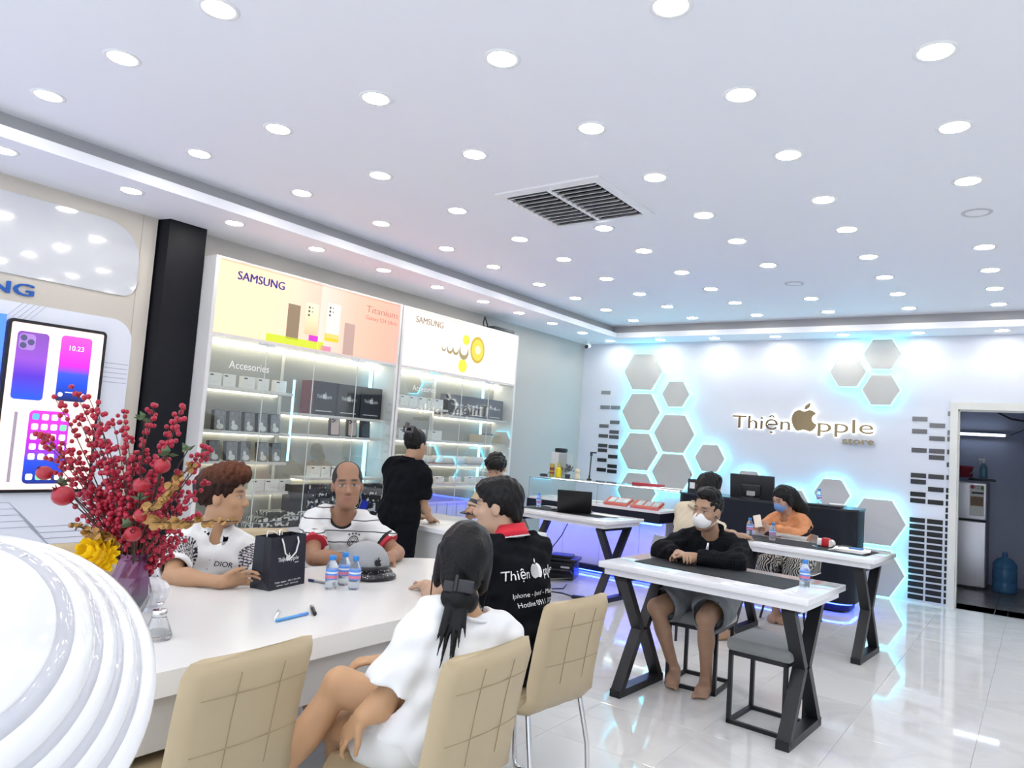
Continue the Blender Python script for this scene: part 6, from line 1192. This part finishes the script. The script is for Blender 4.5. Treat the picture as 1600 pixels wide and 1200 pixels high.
# ---------- 8 man in cream behind
p = Person('person in a cream polo seen from behind, beyond the masked man', (-2.42, 5.92, 0), (.46, .28, .18), (-2.43, 5.92, .56), (-2.31, 5.90, 1.03), 62, (-2.215, 5.87, 1.195), 62, -8, 0, sw=.17, size=1., h=.008)
p.arm('L', (-2.50, 6.04, .79), (-2.33, 6.17, .83), (.8, .5, 0), (0, 0, -1), 25); p.arm('R', (-2.06, 5.93, .86), (-2.02, 6.16, .835), (.1, 1, 0), (0, 0, -1), 25); p.leg('L', (-2.26, 6.20, .50), (-2.28, 6.1, .08)); p.leg('R', (-2.06, 6.08, .50), (-2.1, 6.0, .08))
p.body(False); p.shirt('polo_shirt', mat('cream knit', (.66, .58, .44), .85), .018, .66, -.10, .064, None, .026, .007, 12); p.collar('collar', mat('cream collar', (.62, .53, .38), .85), .066, .05); p.legs('trousers', mat('dark trousers', (.02, .02, .025), .8), .014, 1.9)
p.hair(short_hair([('+', 'e', (0, -.085, -.0), (.055, .03, .06))], vol=.006), hair_k, wob=.009); mask(p, mat('black mask cloth', (.02, .02, .022), .8))
# ---------- 9 long-haired woman in orange
p = Person('person with long black hair and blue mask in an orange jacket, looking at a phone', (-1.90, 7.36, 0), (.48, .30, .22), (-1.90, 7.34, .555), (-1.945, 7.21, .965), -100, (-1.965, 7.12, 1.12), -118, -22, 0, sw=.150, size=.96, h=.0075)
p.eyeh = .003; p.arm('R', (-2.16, 7.0, .815), (-2.085, 6.83, .865), (.35, -.75, .35), (.7, .3, -.3), 35); p.arm('L', (-1.74, 6.97, .825), (-1.985, 6.815, .865), (-.75, -.45, .3), (-.3, .5, -.7), 35); p.leg('R', (-2.06, 6.96, .52), (-1.975, 7.10, .08)); p.leg('L', (-1.80, 6.93, .52), (-1.885, 7.10, .08))
p.body(False, brow=(.03, .02, .02))
def orange(s, V_):
    c = np.tile(np.array([.62, .27, .13], np.float32), (len(V_), 1)); z = (V_-s.P)@s.u; x = (V_-s.P)@s.T[:, 0]; f = (V_-s.P)@s.T[:, 1]
    b = (f > .02) & (np.abs(z-.30-.35*(np.abs(x)-.08)) < .016) & (np.abs(x) > .03); c[b] = (.012, .012, .014)
    for a in s.el: d = s.wr[a]-s.el[a]; t = ((V_-s.el[a])@d)/(d@d); r = np.linalg.norm(V_-s.el[a]-np.outer(np.clip(t, 0, 1), d), axis=1); m = (r < .075) & (t > -.1) & (V_[:, 2] < s.el[a][2]+.0+.02*t); c[m] = (.70, .68, .64)
    c[z < .06] = (.70, .68, .64); return c
p.shirt('track_jacket', tinted('orange jacket cloth', .7), .022, 1.86, -.06, .066, orange, .020, .016, 13, cuff=1, h=.006); p.collar('jacket_collar', mat('orange collar', (.58, .25, .12), .7), .070, .05)
zm = mat('swirl print', (.03, .03, .035), .8); nt = zm.node_tree; _tc = nt.nodes.new('ShaderNodeTexCoord'); _w = nt.nodes.new('ShaderNodeTexWave'); _w.inputs['Scale'].default_value = 16; _w.inputs['Distortion'].default_value = 14; _w.inputs['Detail'].default_value = 1; _w.inputs['Detail Scale'].default_value = .8
_r = nt.nodes.new('ShaderNodeValToRGB'); _r.color_ramp.interpolation = 'CONSTANT'; _r.color_ramp.elements[0].color = (.03, .03, .035, 1); _r.color_ramp.elements[1].position = .55; _r.color_ramp.elements[1].color = (.68, .66, .60, 1)
nt.links.new(_tc.outputs['Object'], _w.inputs['Vector']); nt.links.new(_w.outputs['Fac'], _r.inputs[0]); nt.links.new(_r.outputs[0], nt.nodes['Principled BSDF'].inputs['Base Color'])
p.legs('trousers', zm, .032, 1.62, .036, .004); mask(p, mat('blue surgical mask', (.16, .30, .62), .7)); hp = p.hl
back = nrm(-p.T[:, 1]+.35*-p.T[:, 0]); w0 = p.N+back*.10
p.hair([('+', 'e', (0, -.018, .045), (.086, .106, .102)), ('+', 'e', (0, -.07, -.03), (.07, .05, .09)), ('+', 'w', hp((-.02, -.10, .03)), w0+np.array([.05, .0, .04]), .065, .07, .04), ('+', 'w', w0+np.array([.05, .0, .04]), w0+np.array([.09, .0, -.20]), .072, .035, .04), ('+', 'e', (-.078, -.01, -.01), (.018, .035, .06)), ('-', 'e', (0, .108, -.028), (.082, .078, .095), .01), ('n', 'n')], hair_k, wob=.003)
tag(G().rbox((-2.075, 6.745, .925), (.066, .010, .125), .004, M=Matrix.Rotation(R(-30), 3, 'X')@Matrix.Rotation(R(-20), 3, 'Y')).make('phone', mat('gold phone', (.70, .62, .54), .3, .4)), 'pale gold phone in the hands of the long-haired woman', 'phone')
